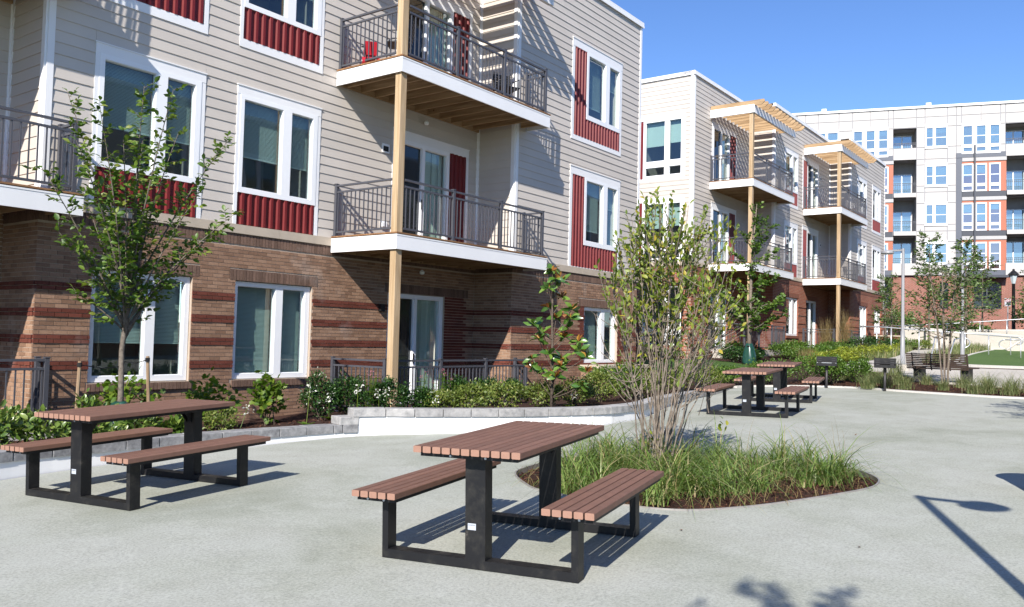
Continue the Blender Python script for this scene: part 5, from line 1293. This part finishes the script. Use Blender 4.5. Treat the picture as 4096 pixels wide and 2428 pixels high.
def simple_tree(name, base, h, cr, z0f, nleaf, leaf, mat, label, group, bark='bark', stems=1, lean=0, tpl=None, nb=26, pointed=.6):
    """young tree: trunk, limbs and leaves spread on the limbs"""
    rng = RNG; t = thing(name, base, label, 'tree', group); b = np.array(base); mb = MB(); tips = []
    for s in range(stems):
        a = 2*math.pi*s/max(stems, 1)+.4; sp = 0 if stems == 1 else cr*.45
        top = b+np.array([math.cos(a)*sp, math.sin(a)*sp, h*(1 if stems == 1 else rng.uniform(.8, 1))]); s0 = b+np.array([math.cos(a)*.05, math.sin(a)*.05, -.1])*(stems > 1)
        path = bez(s0+np.array([0, 0, -.1]), (s0+top)/2+rng.normal(size=3)*.06, top, 10); r0 = .02+h*.009 if stems == 1 else .02; mb.tube(path, list(np.linspace(r0, .006, 10)), 8); tips.append(np.array(path))
    trunk = mb.build('trunk', M[bark], t, smooth=True)
    mb = MB(); AP, AD, AN, AS = [], [], [], []
    for k in range(nb):
        p = tips[k % stems]; u = z0f+(1-z0f)*((k+.5)/nb); i = u*(len(p)-1); a = int(min(i, len(p)-2)); q = p[a]*(1-(i-a))+p[a+1]*(i-a)
        ang = k*2.4+rng.uniform(-.4, .4); reach = cr*(1-pointed*(u-z0f)/(1-z0f))*rng.uniform(.65, 1.1)
        e = q+np.array([math.cos(ang)*reach, math.sin(ang)*reach, reach*rng.uniform(.35, .8)]); path = bez(q, (q+e)/2+np.array([0, 0, -.08*reach]), e, 6); mb.tube(path, list(np.linspace(.014, .004, 6)), 5)
        per = max(3, nleaf/nb/7); tw, P, D, Nn, S = branch_leaves(path, max(.06, reach/7), reach*.45+.1, leaf, start=.25, per=int(per)); AP += P; AD += D; AN += Nn; AS += S
        for w_ in tw: mb.tube(w_, .004, 3, False)
    mb.build('limbs', M[bark], t, smooth=True); foliage(t, AP, AD, AN, np.array(AS), mat, tpl or TP_SMALL); return t

# ------------------------------------------------------------------ young elm left of the near windows
bx, by = 5.84, 10.5; bz = G(bx, by)
t = thing('young_tree', (bx, by, bz), 'young staked tree with upswept leafy branches in front of the left windows', 'tree')
tips = [(4.99,4.31),(5.11,3.73),(5.39,4.23),(5.97,4.63),(6.37,4.68),(6.51,4.13),(7.27,4.14),(7.4,3.12),(7.18,2.84),(4.74,3.32),(4.96,2.58),(5.21,1.86),(5.71,3.98),(6.11,3.47),(6.86,3.39),(5.51,3.37),(5.3,3.02),(6.28,2.83),(5.8,2.77),(6.74,2.61),(5.27,2.36),(5.57,2.1),(6.45,2.1),(6.0,3.9),(5.65,2.9),(6.2,3.1)]
trunk_p = [(bx, by, bz-.15), (bx+.005, by, .6), (bx-.01, by, 1.15), (bx+.02, by, 1.5), (bx+.05, by, 2.1), (bx+.1, by, 3.0), (bx+.1, by, 3.9)]
mb = MB(); mb.tube(trunk_p, [.04, .036, .033, .03, .02, .013, .005], 10); mb.build('trunk', M['bark'], t, smooth=True)
mb = MB(); AP, AD, AN, AS = [], [], [], []
for x, z in tips:
    z_s = RNG.uniform(1.22, 1.5)+max(0, (z-2.6))*.22; f = min(1, (z_s-1.15)/2.5); s = np.array([bx+.02+.06*f, by, z_s]); y = by+RNG.uniform(-.75, .75)*min(1, (z-1.2)/1.8); e = np.array([x*1.0+(y-by)*x/by*.95, y, 1.41+(z-1.41)*y/by])
    mid = s*.55+e*.45+np.array([0, 0, .22*(z-1.2)*.5]) if abs(x-bx) < 1.0 else s*.5+e*.5+np.array([-(x-bx)*.06, 0, .12])
    path = bez(s, mid, e, 9); mb.tube(path, list(np.linspace(.015, .003, 9)), 6)
    tw, P, D, Nn, S = branch_leaves(path, .085, .24, .09, up=.15, start=.22, per=6); AP += P; AD += D; AN += Nn; AS += S
    for w_ in tw: mb.tube(w_, [.004, .0035, .003, .002], 4, False)
mb.build('branches', M['bark'], t, smooth=True); foliage(t, AP, AD, AN, np.array(AS), M['leaf_tree'], TP_ELM, 300)

# ------------------------------------------------------------------ tall many-stemmed shrub in the grass island
sx, sy = 8.13, 4.09; sz = gz(sx, sy)-.05
t = thing('multi_stem_shrub', (sx, sy, sz), 'tall vase shaped shrub with many bare pale stems growing from the grass island', 'shrub')
TI = [(8.02,4.3,2.85),(8.07,4.22,2.9),(8.17,4.0,2.9),(8.27,3.8,2.88),(8.38,3.55,2.65),(7.9,4.5,2.1),(8.0,4.35,2.55),(8.45,3.4,2.45),(7.84,4.62,1.46),(7.87,4.57,1.92),(7.94,4.44,2.27),(8.0,4.34,2.75),(8.04,4.26,2.67),(8.11,4.13,3.02),(8.14,4.08,2.78),(8.2,3.94,2.8),(8.24,3.86,2.83),(8.3,3.73,2.77),(8.34,3.63,2.83),(8.37,3.58,2.51),(8.42,3.47,2.41),(8.44,3.39,2.2),(8.47,3.32,2.07),(8.4,3.51,2.01),(8.29,3.75,2.46),(8.18,3.98,2.54),(8.09,4.17,2.4),(7.97,4.39,1.87),(8.38,3.55,1.62),(8.47,3.34,1.81),(8.0,4.3,2.5),(8.15,4.05,2.6),(8.3,3.75,2.65),(8.25,3.85,2.3)]
mb = MB(); AP, AD, AN, AS = [], [], [], []; vd = unit(np.array([sx, sy, 0])); mbt = MB()
for k, (x, y, z) in enumerate(TI):
    e = np.array([x, y, z]); dep = RNG.uniform(-.5, .5); e = e+vd*dep+np.array([0, 0, (z-1.41)*dep/9.1])
    a = RNG.uniform(0, 6.28); s = np.array([sx+.1*math.cos(a), sy+.13*math.sin(a), sz-.05])
    mid = s*.42+e*.58; mid[2] = s[2]+(e[2]-s[2])*.52; mid[:2] = s[:2]*.56+e[:2]*.44
    path = np.array(bez(s, mid, e, 12)); path[2:-1] += RNG.normal(size=(9, 3))*.012; mb.tube([tuple(p) for p in path], list(np.linspace(RNG.uniform(.006, .0115), .0025, 12)), 7)
    for j in range(12):
        u = RNG.uniform(.45, .99); i = u*11; q = path[int(i)]; d = unit(unit(e-s)+RNG.normal(size=3)*.55); l = RNG.uniform(.15, .42)
        tp = np.array([q+d*l*v+np.array([0, 0, .25*l*v*v]) for v in np.linspace(0, 1, 5)]); mb.tube([tuple(p) for p in tp], [.006, .005, .004, .0035, .002], 5, False)
        # leaves crowd the upper shoots
        nl = int(RNG.uniform(9, 17)) if tp[-1][2] > 1.75 else (int(RNG.uniform(0, 5)) if tp[-1][2] > 1.1 else 0)
        for v in range(nl):
            w_ = .25+.75*v/max(nl-1, 1); p = tp[0]*(1-w_)+tp[-1]*w_; AP.append(p); AD.append(unit(d*.8+RNG.normal(size=3)*.6+np.array([0, 0, .35]))); AN.append(unit(RNG.normal(size=3)*.6+np.array([-.3, -.2, .8]))); AS.append(RNG.uniform(.042, .075))
    for v in range(9):
        w_ = .72+.28*v/8; p = path[int(w_*11)]; 
        if p[2] > 1.5: AP.append(p+RNG.normal(size=3)*.015); AD.append(unit(unit(e-s)*.7+RNG.normal(size=3)*.6)); AN.append(unit(RNG.normal(size=3)*.5+np.array([-.3, -.2, .8]))); AS.append(RNG.uniform(.05, .085))
for k in range(60):   # dead twigs, mostly low on the right
    a = np.array([sx, sy, sz])+np.array([RNG.uniform(0, .25), RNG.uniform(-.55, .05), RNG.uniform(.6, 1.4)]); d = unit(np.array([RNG.normal()*.3, RNG.uniform(-.8, .3), RNG.uniform(.4, 1)])); l = RNG.uniform(.2, .55); mb.tube([tuple(a), tuple(a+d*l*.5+RNG.normal(size=3)*.02), tuple(a+d*l)], [.004, .003, .0015], 4, False)
for c_ in ((0.0, -.02, .42), (.05, .1, .28), (-.02, -.05, .16), (.35, -.62, .55), (.05, -.02, .05)):
    for v in range(9): AP.append(np.array([sx, sy, sz])+np.array(c_)+RNG.normal(size=3)*.04); AD.append(unit(RNG.normal(size=3)+np.array([0, 0, .4]))); AN.append(unit(RNG.normal(size=3)*.5+np.array([0, 0, 1.]))); AS.append(RNG.uniform(.05, .08))
mb.build('stems', M['bark_pale'], t, smooth=True); foliage(t, AP, AD, AN, np.array(AS), M['leaf_shrub'], TP_OBO, 300)

# ------------------------------------------------------------------ grass of the island
def in_ring(n, margin=.0):
    o = []
    while len(o) < n:
        p = (RNG.uniform(6.4, 9.65), RNG.uniform(2.0, 5.3))
        if inside(p, RINGC): o.append(p)
    return o
tuft = [p for p in in_ring(128) if (p[0]-8.0)*.45+(p[1]-3.6)*.9 > -.76 and (.5925*p[0]-.805*p[1])/(.804*p[0]+.593*p[1]) > .068+.02*math.sin(p[0]*9)]
P, Ls = [], []
for (x, y) in tuft:
    n = int(RNG.uniform(24, 46)); P.append(np.stack([x+RNG.normal(size=n)*.045, y+RNG.normal(size=n)*.045, np.full(n, gz(x, y)-.05)], 1)); Ls.append(RNG.uniform(.3, .8, n)*RNG.uniform(.5, 1.25))
P = np.concatenate(P); Ls = np.concatenate(Ls); V1, F1 = blades(P, Ls, lean=1.25, droop=.82, w=.0066)
ns = 170; ps = np.array([tuft[i] for i in RNG.integers(0, len(tuft), ns)]); P2 = np.stack([ps[:, 0]+RNG.normal(size=ns)*.04, ps[:, 1]+RNG.normal(size=ns)*.04, np.array([gz(a, b)-.05 for a, b in ps])], 1); V2, F2 = blades(P2, RNG.uniform(.5, .85, ns), lean=.5, droop=.35, w=.0022, seg=7)
me = np_mesh('grass', V1, F1, M['grass']); o = add('grass', me); tag(o, 'long arching green grass filling the planted island', 'grass', kind='stuff')
o = add('grass_stalks', np_mesh('grass_stalks', V2, F2, M['straw'])); tag(o, 'thin bent seed stalks standing above the island grass', 'grass', kind='stuff')
n = 520; ps = np.array(in_ring(n)); P3 = np.stack([ps[:, 0], ps[:, 1], np.array([gz(a, b)-.03 for a, b in ps])], 1); V3, F3 = blades(P3, RNG.uniform(.15, .35, n), lean=1.4, droop=.95, w=.004)
o = add('dry_grass', np_mesh('dry_grass', V3, F3, M['straw'])); tag(o, 'dry straw coloured blades lying on the island mulch', 'grass', kind='stuff')

# ------------------------------------------------------------------ magnolia
mx, my = 12.34, 8.2; mz = G(mx, my)
t = thing('magnolia', (mx, my, mz), 'young magnolia with large glossy leaves and rusty undersides behind the block wall', 'tree')
MG = [(12.33,8.22,2.64),(12.41,8.1,2.46),(12.3,8.27,2.34),(12.41,8.09,2.19),(12.29,8.27,2.0),(12.36,8.17,1.82),(12.51,7.93,1.98),(12.51,7.93,1.82),(12.16,8.46,1.7),(12.25,8.34,1.56),(12.21,8.39,1.44),(12.45,8.03,1.48),(12.58,7.82,1.42),(12.13,8.51,1.09),(12.32,8.23,1.19),(12.6,7.79,1.27),(12.65,7.71,1.15),(12.42,8.07,0.98),(12.13,8.51,0.94),(12.24,8.35,0.91),(12.34,8.2,0.85),(12.66,7.7,0.9),(12.39,8.12,0.8),(12.61,7.78,0.65),(12.42,8.07,1.11),(12.35,8.15,2.5),(12.48,8.0,1.65)]
mb = MB(); mb.tube([(mx, my, mz-.1), (mx+.01, my, 1.0), (mx-.01, my+.02, 1.8), (mx, my+.02, 2.6)], [.032, .026, .018, .007], 8); mb.build('trunk', M['bark_dark'], t, smooth=True)
mb = MB(); GP, GD, GN, GS, RP, RD, RN_, RS = [], [], [], [], [], [], [], []
for (x, y, z) in MG:
    e = np.array([x, y, z])+vd*RNG.uniform(-.2, .2); s = np.array([mx, my, max(mz+.2, z-RNG.uniform(.25, .5))]); mb.tube(bez(s, (s+e)/2+np.array([0, 0, -.06]), e, 5), [.009, .008, .007, .006, .005], 6)
    n = int(RNG.uniform(8, 12))
    for k in range(n):
        a = k*2*math.pi/n+RNG.uniform(-.3, .3); el = RNG.uniform(-.6, .8); d = np.array([math.cos(a)*math.cos(el), math.sin(a)*math.cos(el), math.sin(el)]); nn = np.array([-.45, -.3, .55])+RNG.normal(size=3)*.55; L_ = RNG.uniform(.15, .22)
        if RNG.random() < .2: RP.append(e); RD.append(d+np.array([0, 0, .6])); RN_.append(nn); RS.append(L_*.85)
        else: GP.append(e); GD.append(d); GN.append(nn); GS.append(L_)
    for k in range(2):   # upright young leaves show their rusty backs
        if RNG.random() < .6: RP.append(e); RD.append(np.array([RNG.normal()*.3, RNG.normal()*.3, 1.])); RN_.append(RNG.normal(size=3)); RS.append(RNG.uniform(.08, .12))
mb.build('branches', M['bark_dark'], t, smooth=True); foliage(t, GP, GD, GN, np.array(GS), M['leaf_mag'], TP_MAG, 260); foliage(t, RP, RD, RN_, np.array(RS), M['leaf_rust'], TP_MAG, 100)

# ------------------------------------------------------------------ bed plants in front of the near building
def gb(x, y): return (x, y, G(x, y))
ordn = ['first', 'second', 'third', 'fourth', 'fifth', 'sixth', 'seventh', 'eighth', 'ninth', 'tenth', 'eleventh']
for i, (x, y, w, h) in enumerate([(6.35, 11.2, .66, .85), (7.65, 11.2, .68, .80), (8.4, 10.8, .5, .78)]):
    shrub(gb(x, y), w, h, M['leaf_hyd'], .08, 330, ['yellow green lobed leaf hydrangea right behind the left table top', 'yellow green hydrangea between the two ground floor windows', 'drooping yellow green hydrangea below the second ground floor window'][i], 'shrub', 'oakleaf hydrangeas', 'hydrangea', TP_LOBE, 12, .22, indiv=60)
shrub(gb(6.72, 9.62), .42, .44, M['leaf_lime'], .05, 700, 'small rounded pale shrub behind the low blocks between table leg and hydrangea', tpl=TP_SMALL)
for i, (x, y, w, h) in enumerate([(9.25, 10.6, .6, .78), (9.7, 10.4, .64, .70), (10.25, 10.0, .62, .60), (10.75, 9.75, .35, .45), (12.3, 10.3, .5, .58), (13.5, 10.55, .6, .56), (14.3, 10.5, .5, .5)]):
    shrub(gb(x, y), w, h, M['leaf_holly'], .047, 3000, ordn[i]+' dark glossy holly from the left, before the patio railing', 'shrub', 'dark holly bushes', 'holly_bush', m=34, tight=.14)
LM = [(11.1, 9.0, .72, .50), (11.95, 8.9, .72, .50), (12.55, 8.55, .7, .46), (13.5, 8.45, .78, .50), (14.7, 8.6, .78, .60), (16.2, 8.5, .8, .55), (17.4, 8.6, .85, .58), (18.7, 8.7, .85, .58), (20.0, 8.65, .8, .5), (10.95, 9.6, .5, .4)]
for i, (x, y, w, h) in enumerate(LM):
    shrub(gb(x, y), w, h, M['leaf_lime'], .055, 1500, ordn[i]+' lime green leafy shrub from the left along the curved wall' if i < 9 else 'lime green shrub tucked behind the front row, right of the timber post', 'shrub', 'lime green shrubs', 'lime_shrub', m=30, tight=.16)
shrub(gb(15.4, 8.4), .6, .78, M['leaf_green'], .05, 2000, 'taller dark green shrub beside the brick planter, behind the many stemmed shrub', m=34)
shrub(gb(17.0, 9.9), .9, .6, M['leaf_green'], .055, 1800, 'green bush at the end corner of the nearest building', m=34)
for i, (x, y, w, h) in enumerate([(3.9, 9.6, .62, .50), (4.45, 9.55, .6, .42), (4.95, 9.5, .55, .38), (5.25, 10.1, .55, .55), (5.6, 9.6, .5, .36), (4.3, 10.3, .6, .5), (6.05, 9.5, .3, .26)]):
    shrub(gb(x, y), w, h, M['leaf_laurel'], .085, 420, ['low broad leaved laurel at the left picture edge', 'second low laurel from the left edge', 'low laurel behind the left bench end', 'low laurel at the foot of the left tree stake', 'low laurel below the left table top', 'low laurel in the back row by the left patio railing', 'small laurel sprout next to the left bench end'][i], 'shrub', 'low laurels', 'laurel', TP_OBO, 18, .2)
# hosta flower stalks
for i, (x, y, h) in enumerate([(8.25, 9.75, .62), (8.55, 9.6, .42), (8.95, 9.45, .52), (9.25, 9.3, .46), (9.45, 9.3, .48), (7.2, 9.9, .40), (10.3, 9.0, .34), (12.9, 8.2, .3)]):
    b = gb(x, y); t = thing('hosta', b, ['tall wilted white hosta flower stalk under the hydrangea', 'short white hosta flower beside the mulch edge', 'white hosta flower left of the step block', 'white hosta flower above the step block', 'white hosta flower at the start of the high blocks', 'single white hosta flower behind the left table', 'white hosta flower among the hollies', 'white hosta flower in the lime shrubs'][i], 'flower', 'white hosta flowers')
    bb = np.array(b); e = bb+np.array([RNG.normal()*.05, RNG.normal()*.05, h]); mb = MB(); mb.tube(bez(bb, (bb+e)/2+RNG.normal(size=3)*.02, e, 5), [.006, .005, .005, .004, .003], 5); mb.build('stalk', M['leaf_hyd'], t)
    n = 16; P = e+np.stack([RNG.normal(size=n)*.03, RNG.normal(size=n)*.03, -RNG.uniform(0, .14, n)], 1); foliage(t, P, unit(np.stack([RNG.normal(size=n), RNG.normal(size=n), -np.abs(RNG.normal(size=n))*.8], 1)), RNG.normal(size=(n, 3)), RNG.uniform(.03, .05, n), M['flower_w'], TP_OBO)
    n = 7; a = RNG.uniform(0, 6.28, n); leaf_ = add('basal_leaves', leaf_mesh('basal_leaves', np.tile(bb, (n, 1)), np.stack([np.cos(a), np.sin(a), np.full(n, .6)], 1), np.tile([0, 0, 1.], (n, 1)), RNG.uniform(.1, .16, n), M['leaf_hyd'], b, TP_OBO), t, b)
# milkweed with pink heads
for i, (x, y, h) in enumerate([(9.75, 10.05, .80), (10.0, 10.1, .86), (11.0, 10.0, .80), (11.15, 9.8, .70), (11.8, 10.1, .76), (12.05, 10.2, .6)]):
    b = gb(x, y); t = thing('milkweed', b, ['pink topped milkweed left of the timber post', 'tallest pink milkweed just left of the timber post', 'leafy milkweed right of the timber post', 'shorter milkweed beside the patio door', 'pink topped milkweed before the patio railing post', 'last small milkweed before the lime shrubs'][i], 'flower', 'pink milkweeds')
    bb = np.array(b); mb = MB(); AP, AD = [], []; FP = []
    for s in range(4):
        e = bb+np.array([RNG.normal()*.09, RNG.normal()*.09, h*RNG.uniform(.75, 1)]); p = np.array(bez(bb, (bb+e)/2+RNG.normal(size=3)*.02, e, 8)); mb.tube([tuple(q) for q in p], .004, 4)
        for k in range(26):
            u = RNG.uniform(.2, 1); q = p[int(u*7)]; a = RNG.uniform(0, 6.28); AP.append(q); AD.append(np.array([math.cos(a), math.sin(a), .25]))
        FP.append(e)
    mb.build('stems', M['leaf_green'], t); foliage(t, AP, AD, np.tile([0, 0, 1.], (len(AP), 1))+RNG.normal(size=(len(AP), 3))*.2, RNG.uniform(.07, .12, len(AP)), M['leaf_green'], TP_LANCE)
    n = 40; FPn = np.array(FP)[RNG.integers(0, 2, n)]+RNG.normal(size=(n, 3))*.018; foliage(t, FPn, RNG.normal(size=(n, 3)), RNG.normal(size=(n, 3)), RNG.uniform(.012, .022, n), M['flower_p'], TP_OBO)

# ------------------------------------------------------------------ plants round the far end of the plaza
for i, (x, y, w, h, lab) in enumerate([(20.9, 8.5, 1.0, .5, 'green shrub behind the far picnic table'), (21.75, 7.75, 1.2, .62, 'dense green shrub right behind the far picnic table top'), (22.7, 7.0, 1.25, .72, 'dense green shrub behind the left park grill'), (23.0, 6.45, .7, .75, 'green shrub right beside the left park grill post'), (23.5, 5.95, .62, .62, 'lone rounded green shrub between the two park grills')]):
    shrub(gb(x, y), w, h, M['leaf_green'], .06, 2000, lab, 'shrub', 'green shrubs at the plaza end', m=34)
GL = [(21.95, 5.35, .55, .5), (22.3, 5.0, .6, .55), (22.25, 4.55, .65, .58), (23.6, 5.4, .6, .55), (23.4, 4.9, .55, .5), (23.9, 4.35, .5, .45), (22.5, 3.75, .4, .42), (21.95, 3.05, .6, .6), (22.25, 2.75, .65, .62), (22.6, 2.35, .65, .62), (22.1, 2.35, .6, .55), (23.3, 2.95, .6, .6), (23.0, 2.0, .65, .6), (24.2, 6.4, .6, .5), (23.9, 5.65, .65, .55), (26.9, 5.75, .7, .75), (22.0, 1.8, .6, .6), (22.7, 1.5, .6, .6), (23.45, 3.5, .5, .5), (22.9, 5.5, .5, .45)]
for (x, y, w, h) in GL: grass_clump(gb(x, y), w, h, 190, M['grass_pale'], 'clump of pale feathery grass in the mulch strip at the far plaza edge', 'grass clumps at the plaza edge', lean=.9, droop=.55, bw=.0042)
simple_tree('multi_stem_tree', gb(23.35, 3.85), 3.3, .85, .42, 1300, .09, M['leaf_mid'], 'slender multi stemmed tree in front of the wooden bench', 'young trees', 'bark_pale', stems=7, nb=34, tpl=TP_OBO, pointed=.3)
# columnar tree in front of the second building
gx, gy = 29.46, 11.18; gz0 = G(gx, gy)
t = thing('columnar_tree', (gx, gy, gz0), 'narrow bright green tree with a watering bag before the second building', 'tree', 'young trees')
mb = MB(); mb.tube([(gx, gy, gz0-.1), (gx+.02, gy, 2.4), (gx+.04, gy-.05, 4.5), (gx+.06, gy-.2, 6.5)], [.085, .07, .04, .01], 10); mb.build('trunk', M['bark_pale'], t, smooth=True)
mb = MB(); AP, AD, AN, AS = [], [], [], []
for (x, y, z) in [(29.54,10.97,6.55),(29.63,10.72,5.92),(29.42,11.28,5.48),(29.75,10.39,5.74),(29.58,10.87,5.03),(29.78,10.3,4.76),(29.33,11.51,4.67),(29.64,10.7,4.13),(29.78,10.29,3.86),(29.31,11.58,3.68),(29.14,11.98,3.23),(29.81,10.21,3.16),(29.84,10.12,2.62),(29.15,11.97,2.68),(29.31,11.56,2.42),(29.7,10.52,2.44),(29.2,11.2,3.0),(29.9,11.1,3.4),(29.3,11.0,4.3),(29.85,10.9,2.9),(29.1,10.9,2.6),(29.6,11.0,6.1),(29.5,10.8,5.3),(29.7,11.3,4.0),(29.84,10.0,3.0),(29.2,11.8,3.0)]:
    e = np.array([x, y, z])+np.array([RNG.uniform(-.5, .5), 0, 0]); s = np.array([gx+.04, gy-.05, max(2.0, z-RNG.uniform(.3, .7))]); path = bez(s, (s+e)/2+np.array([0, 0, -.1]), e, 6); mb.tube(path, list(np.linspace(.022, .006, 6)), 5)
    tw, P, D, Nn, S = branch_leaves(path, .075, .34, .115, start=.1, per=9); AP += P; AD += D; AN += Nn; AS += S
    for w_ in tw: mb.tube(w_, .004, 3, False)
mb.build('limbs', M['bark'], t, smooth=True); foliage(t, AP, AD, AN, np.array(AS), M['leaf_green'], leaf_template(.85))
HG = [(29.9, 11.9, 1.0, 1.0, 'leaf_holly', 'dark holly left of the green watering bag'), (30.6, 11.4, .7, .95, 'leaf_holly', 'dark holly right of the green watering bag'), (33.6, 11.3, 1.3, .95, 'leaf_green', 'green hedge plant before the first patio of the second building'), (35.0, 11.35, 1.4, 1.0, 'leaf_green', 'green hedge plant at the right end of the first patio'), (33.0, 10.3, 1.5, .75, 'leaf_green', 'broad low green shrub in front of the hedge plants'), (35.0, 10.2, 1.6, .8, 'leaf_green', 'broad low green shrub left of the feathery grass'), (36.9, 10.3, 1.5, .95, 'leaf_green', 'green shrub in front of the second patio railing'), (38.7, 9.6, 1.6, 1.15, 'leaf_holly', 'dark rounded shrub before the second patio'), (40.6, 9.3, 1.7, 1.1, 'leaf_holly', 'dark rounded shrub left of the brick planter wall'), (42.5, 8.9, 1.6, .9, 'leaf_green', 'green shrub below the brick planter wall'), (29.3, 15.0, .95, 1.0, 'leaf_lime', 'pale variegated shrub by the end wall of the second building'), (31.0, 14.0+.2, .0, 0, '', ''), (29.9, 14.6, 1.1, .65, 'leaf_green', 'low green shrub under the end window of the second building'), (31.6, 12.5, 1.0, 1.1, 'leaf_lime', 'pale green shrub at the corner of the second building'), (43.5, 8.3, 1.3, .8, 'leaf_lime', 'pale flowering shrub beside the ramp handrail')]
for (x, y, w, h, mt, lab) in HG:
    if w: shrub(gb(x, y), w, h*.62, M[mt], .075, 1500, lab, 'shrub', 'shrubs before the second building', m=34)
for (x, y, w, h, lab) in ((39.2, 10.5, .8, 2.0, 'tall feathery straw grass beside the second timber post'), (37.3, 10.8, .7, 1.6, 'feathery straw grass left of the second timber post'), (29.6, 9.2, .9, .6, 'tawny grass clump behind the far picnic table'), (30.6, 9.4, .9, .6, 'tawny grass clump right of the watering bag')):
    grass_clump(gb(x, y), w, h, 260, M['straw'], lab, 'straw coloured grasses', lean=.25, droop=.12, bw=.006)
# yellow ground cover bank
cov = [(29.2,8.9),(30.9,8.35),(32.8,8.25),(36,8.05),(39.4,8.1),(40.6,8.5),(38.5,9.2),(36.5,9.6),(33,9.5),(30.5,9.4)]; n = 0; CPt = []
while len(CPt) < 5200:
    p = (RNG.uniform(29, 41), RNG.uniform(7.9, 9.7))
    if inside(p, cov): CPt.append((p[0], p[1], G(*p)+.28*abs(math.sin(p[0]*2.3+p[1]*1.7)*math.cos(p[1]*3.1+p[0]*.7))+RNG.uniform(0, .14)))
CPt = np.array(CPt); n = len(CPt); a = RNG.uniform(0, 6.28, n); el = RNG.uniform(.1, 1.0, n)
o = add('ground_cover', leaf_mesh('ground_cover', CPt, np.stack([np.cos(a)*np.cos(el), np.sin(a)*np.cos(el), np.sin(el)], 1), np.tile([0, 0, 1.], (n, 1))+RNG.normal(size=(n, 3))*.3, RNG.uniform(.12, .22, n), M['leaf_yellow'], (0, 0, 0), TP_LANCE)); tag(o, 'bright yellow green ground cover along the concrete walk', 'ground cover', kind='stuff')
# grasses and bank behind the turf
P = []
while len(P) < 9000:
    x, y = RNG.uniform(33, 51), RNG.uniform(1.0, 9.5)
    if not inside((x, y), turf_poly) and not inside((x, y), walk_poly) and (x > 36 or y > 5.6): P.append((x, y, G(x, y)))
P = np.array(P); V, F = blades(P, RNG.uniform(.3, .6, len(P)), lean=.5, droop=.3, w=.012, seg=3); o = add('bank_grass', np_mesh('bank_grass', V, F, M['grass_pale'])); tag(o, 'pale meadow grass on the banks round the ramps', 'grass', kind='stuff')
# far trees
for nm, x, y, h, cr, n, mt, lab in (('young_tree', 44.3, 8.0, 5.4, 1.25, 1300, 'leaf_mid', 'conical young tree before the cream strip of the far block'), ('young_tree', 44.6, 6.5, 5.1, 1.15, 1200, 'leaf_mid', 'young tree before the slate and orange panels of the far block'), ('young_tree', 50.2, 6.5, 4.6, 1.4, 1000, 'leaf_mid', 'thin young tree standing above the upper concrete wall'), ('young_tree', 41.6, 9.1, 3.4, .7, 450, 'leaf_mid', 'slim young tree between the second building and the lamp post'), ('young_tree', 53.5, 4.2, 4.6, 1.5, 1300, 'leaf_mid', 'young tree at the right picture edge near the lantern'), ('young_tree', 45.5, 10.2, 3.4, .9, 700, 'leaf_mid', 'small young tree behind the corner of the second building')):
    simple_tree(nm, gb(x, y), h, cr, .28, n, .15, M[mt], lab, 'young trees', 'bark', nb=28) if x != 41.6 else simple_tree(nm, gb(x, y), h, cr, .28, n, .11, M[mt], lab, 'young trees', 'bark', nb=22)
for (x, y, w, h, lab) in ((57.5, 4.6, 2.6, 2.6, 'large dark bush at the right edge beside the lantern post'), (55.5, 9.0, 2.2, 1.2, 'bush before the far brick base'), (54.0, 7.2, 1.8, .9, 'low bush above the upper concrete wall'), (57.0, 12.0, 2.4, 1.6, 'bush at the far brick base behind the slim tree'), (52.5, 2.6, 1.6, 1.0, 'bush at the right edge above the ramp')):
    shrub((x, y, Tz(x)), w, h, M['leaf_mid'], .16, 1500, lab, 'shrub', 'bushes before the far block', m=34)
# trees outside the view whose shadows reach into it
simple_tree('shade_tree', (-1.78, -1.16, gz(-1.75, -.98)), 5.05, 1.25, .45, 1500, .09, M['leaf_mid'], 'young tree behind the viewer whose tip shades the plaza', 'trees outside the view', nb=26)
simple_tree('shade_tree', (14.0, -.6, gz(14, -.6)), 4.4, 1.5, .4, 1600, .09, M['leaf_mid'], 'young tree right of the view shading the plaza edge', 'trees outside the view', nb=28)
# a few dry leaves on the plaza
for (px, py, lab) in ((6.2, 1.55, 'tiny dry leaf on the bare plaza in front of the island'), (5.9, 2.75, 'tiny dry leaf between the near bench and the island edging'), (12.5, 3.2, 'tiny dry leaf on the plaza far beyond the island')):
    me = leaf_mesh('dry_leaf', np.array([[px, py, gz(px, py)+.004]]), np.array([[RNG.normal(), RNG.normal(), .15]]), np.array([[0, 0, 1.]]), np.array([.045]), M['paleleaf'], (px, py, gz(px, py)), TP_OBO)
    tag(add('dry_leaf', me, None, (px, py, gz(px, py))), lab, 'leaf', 'dry leaves on the plaza')
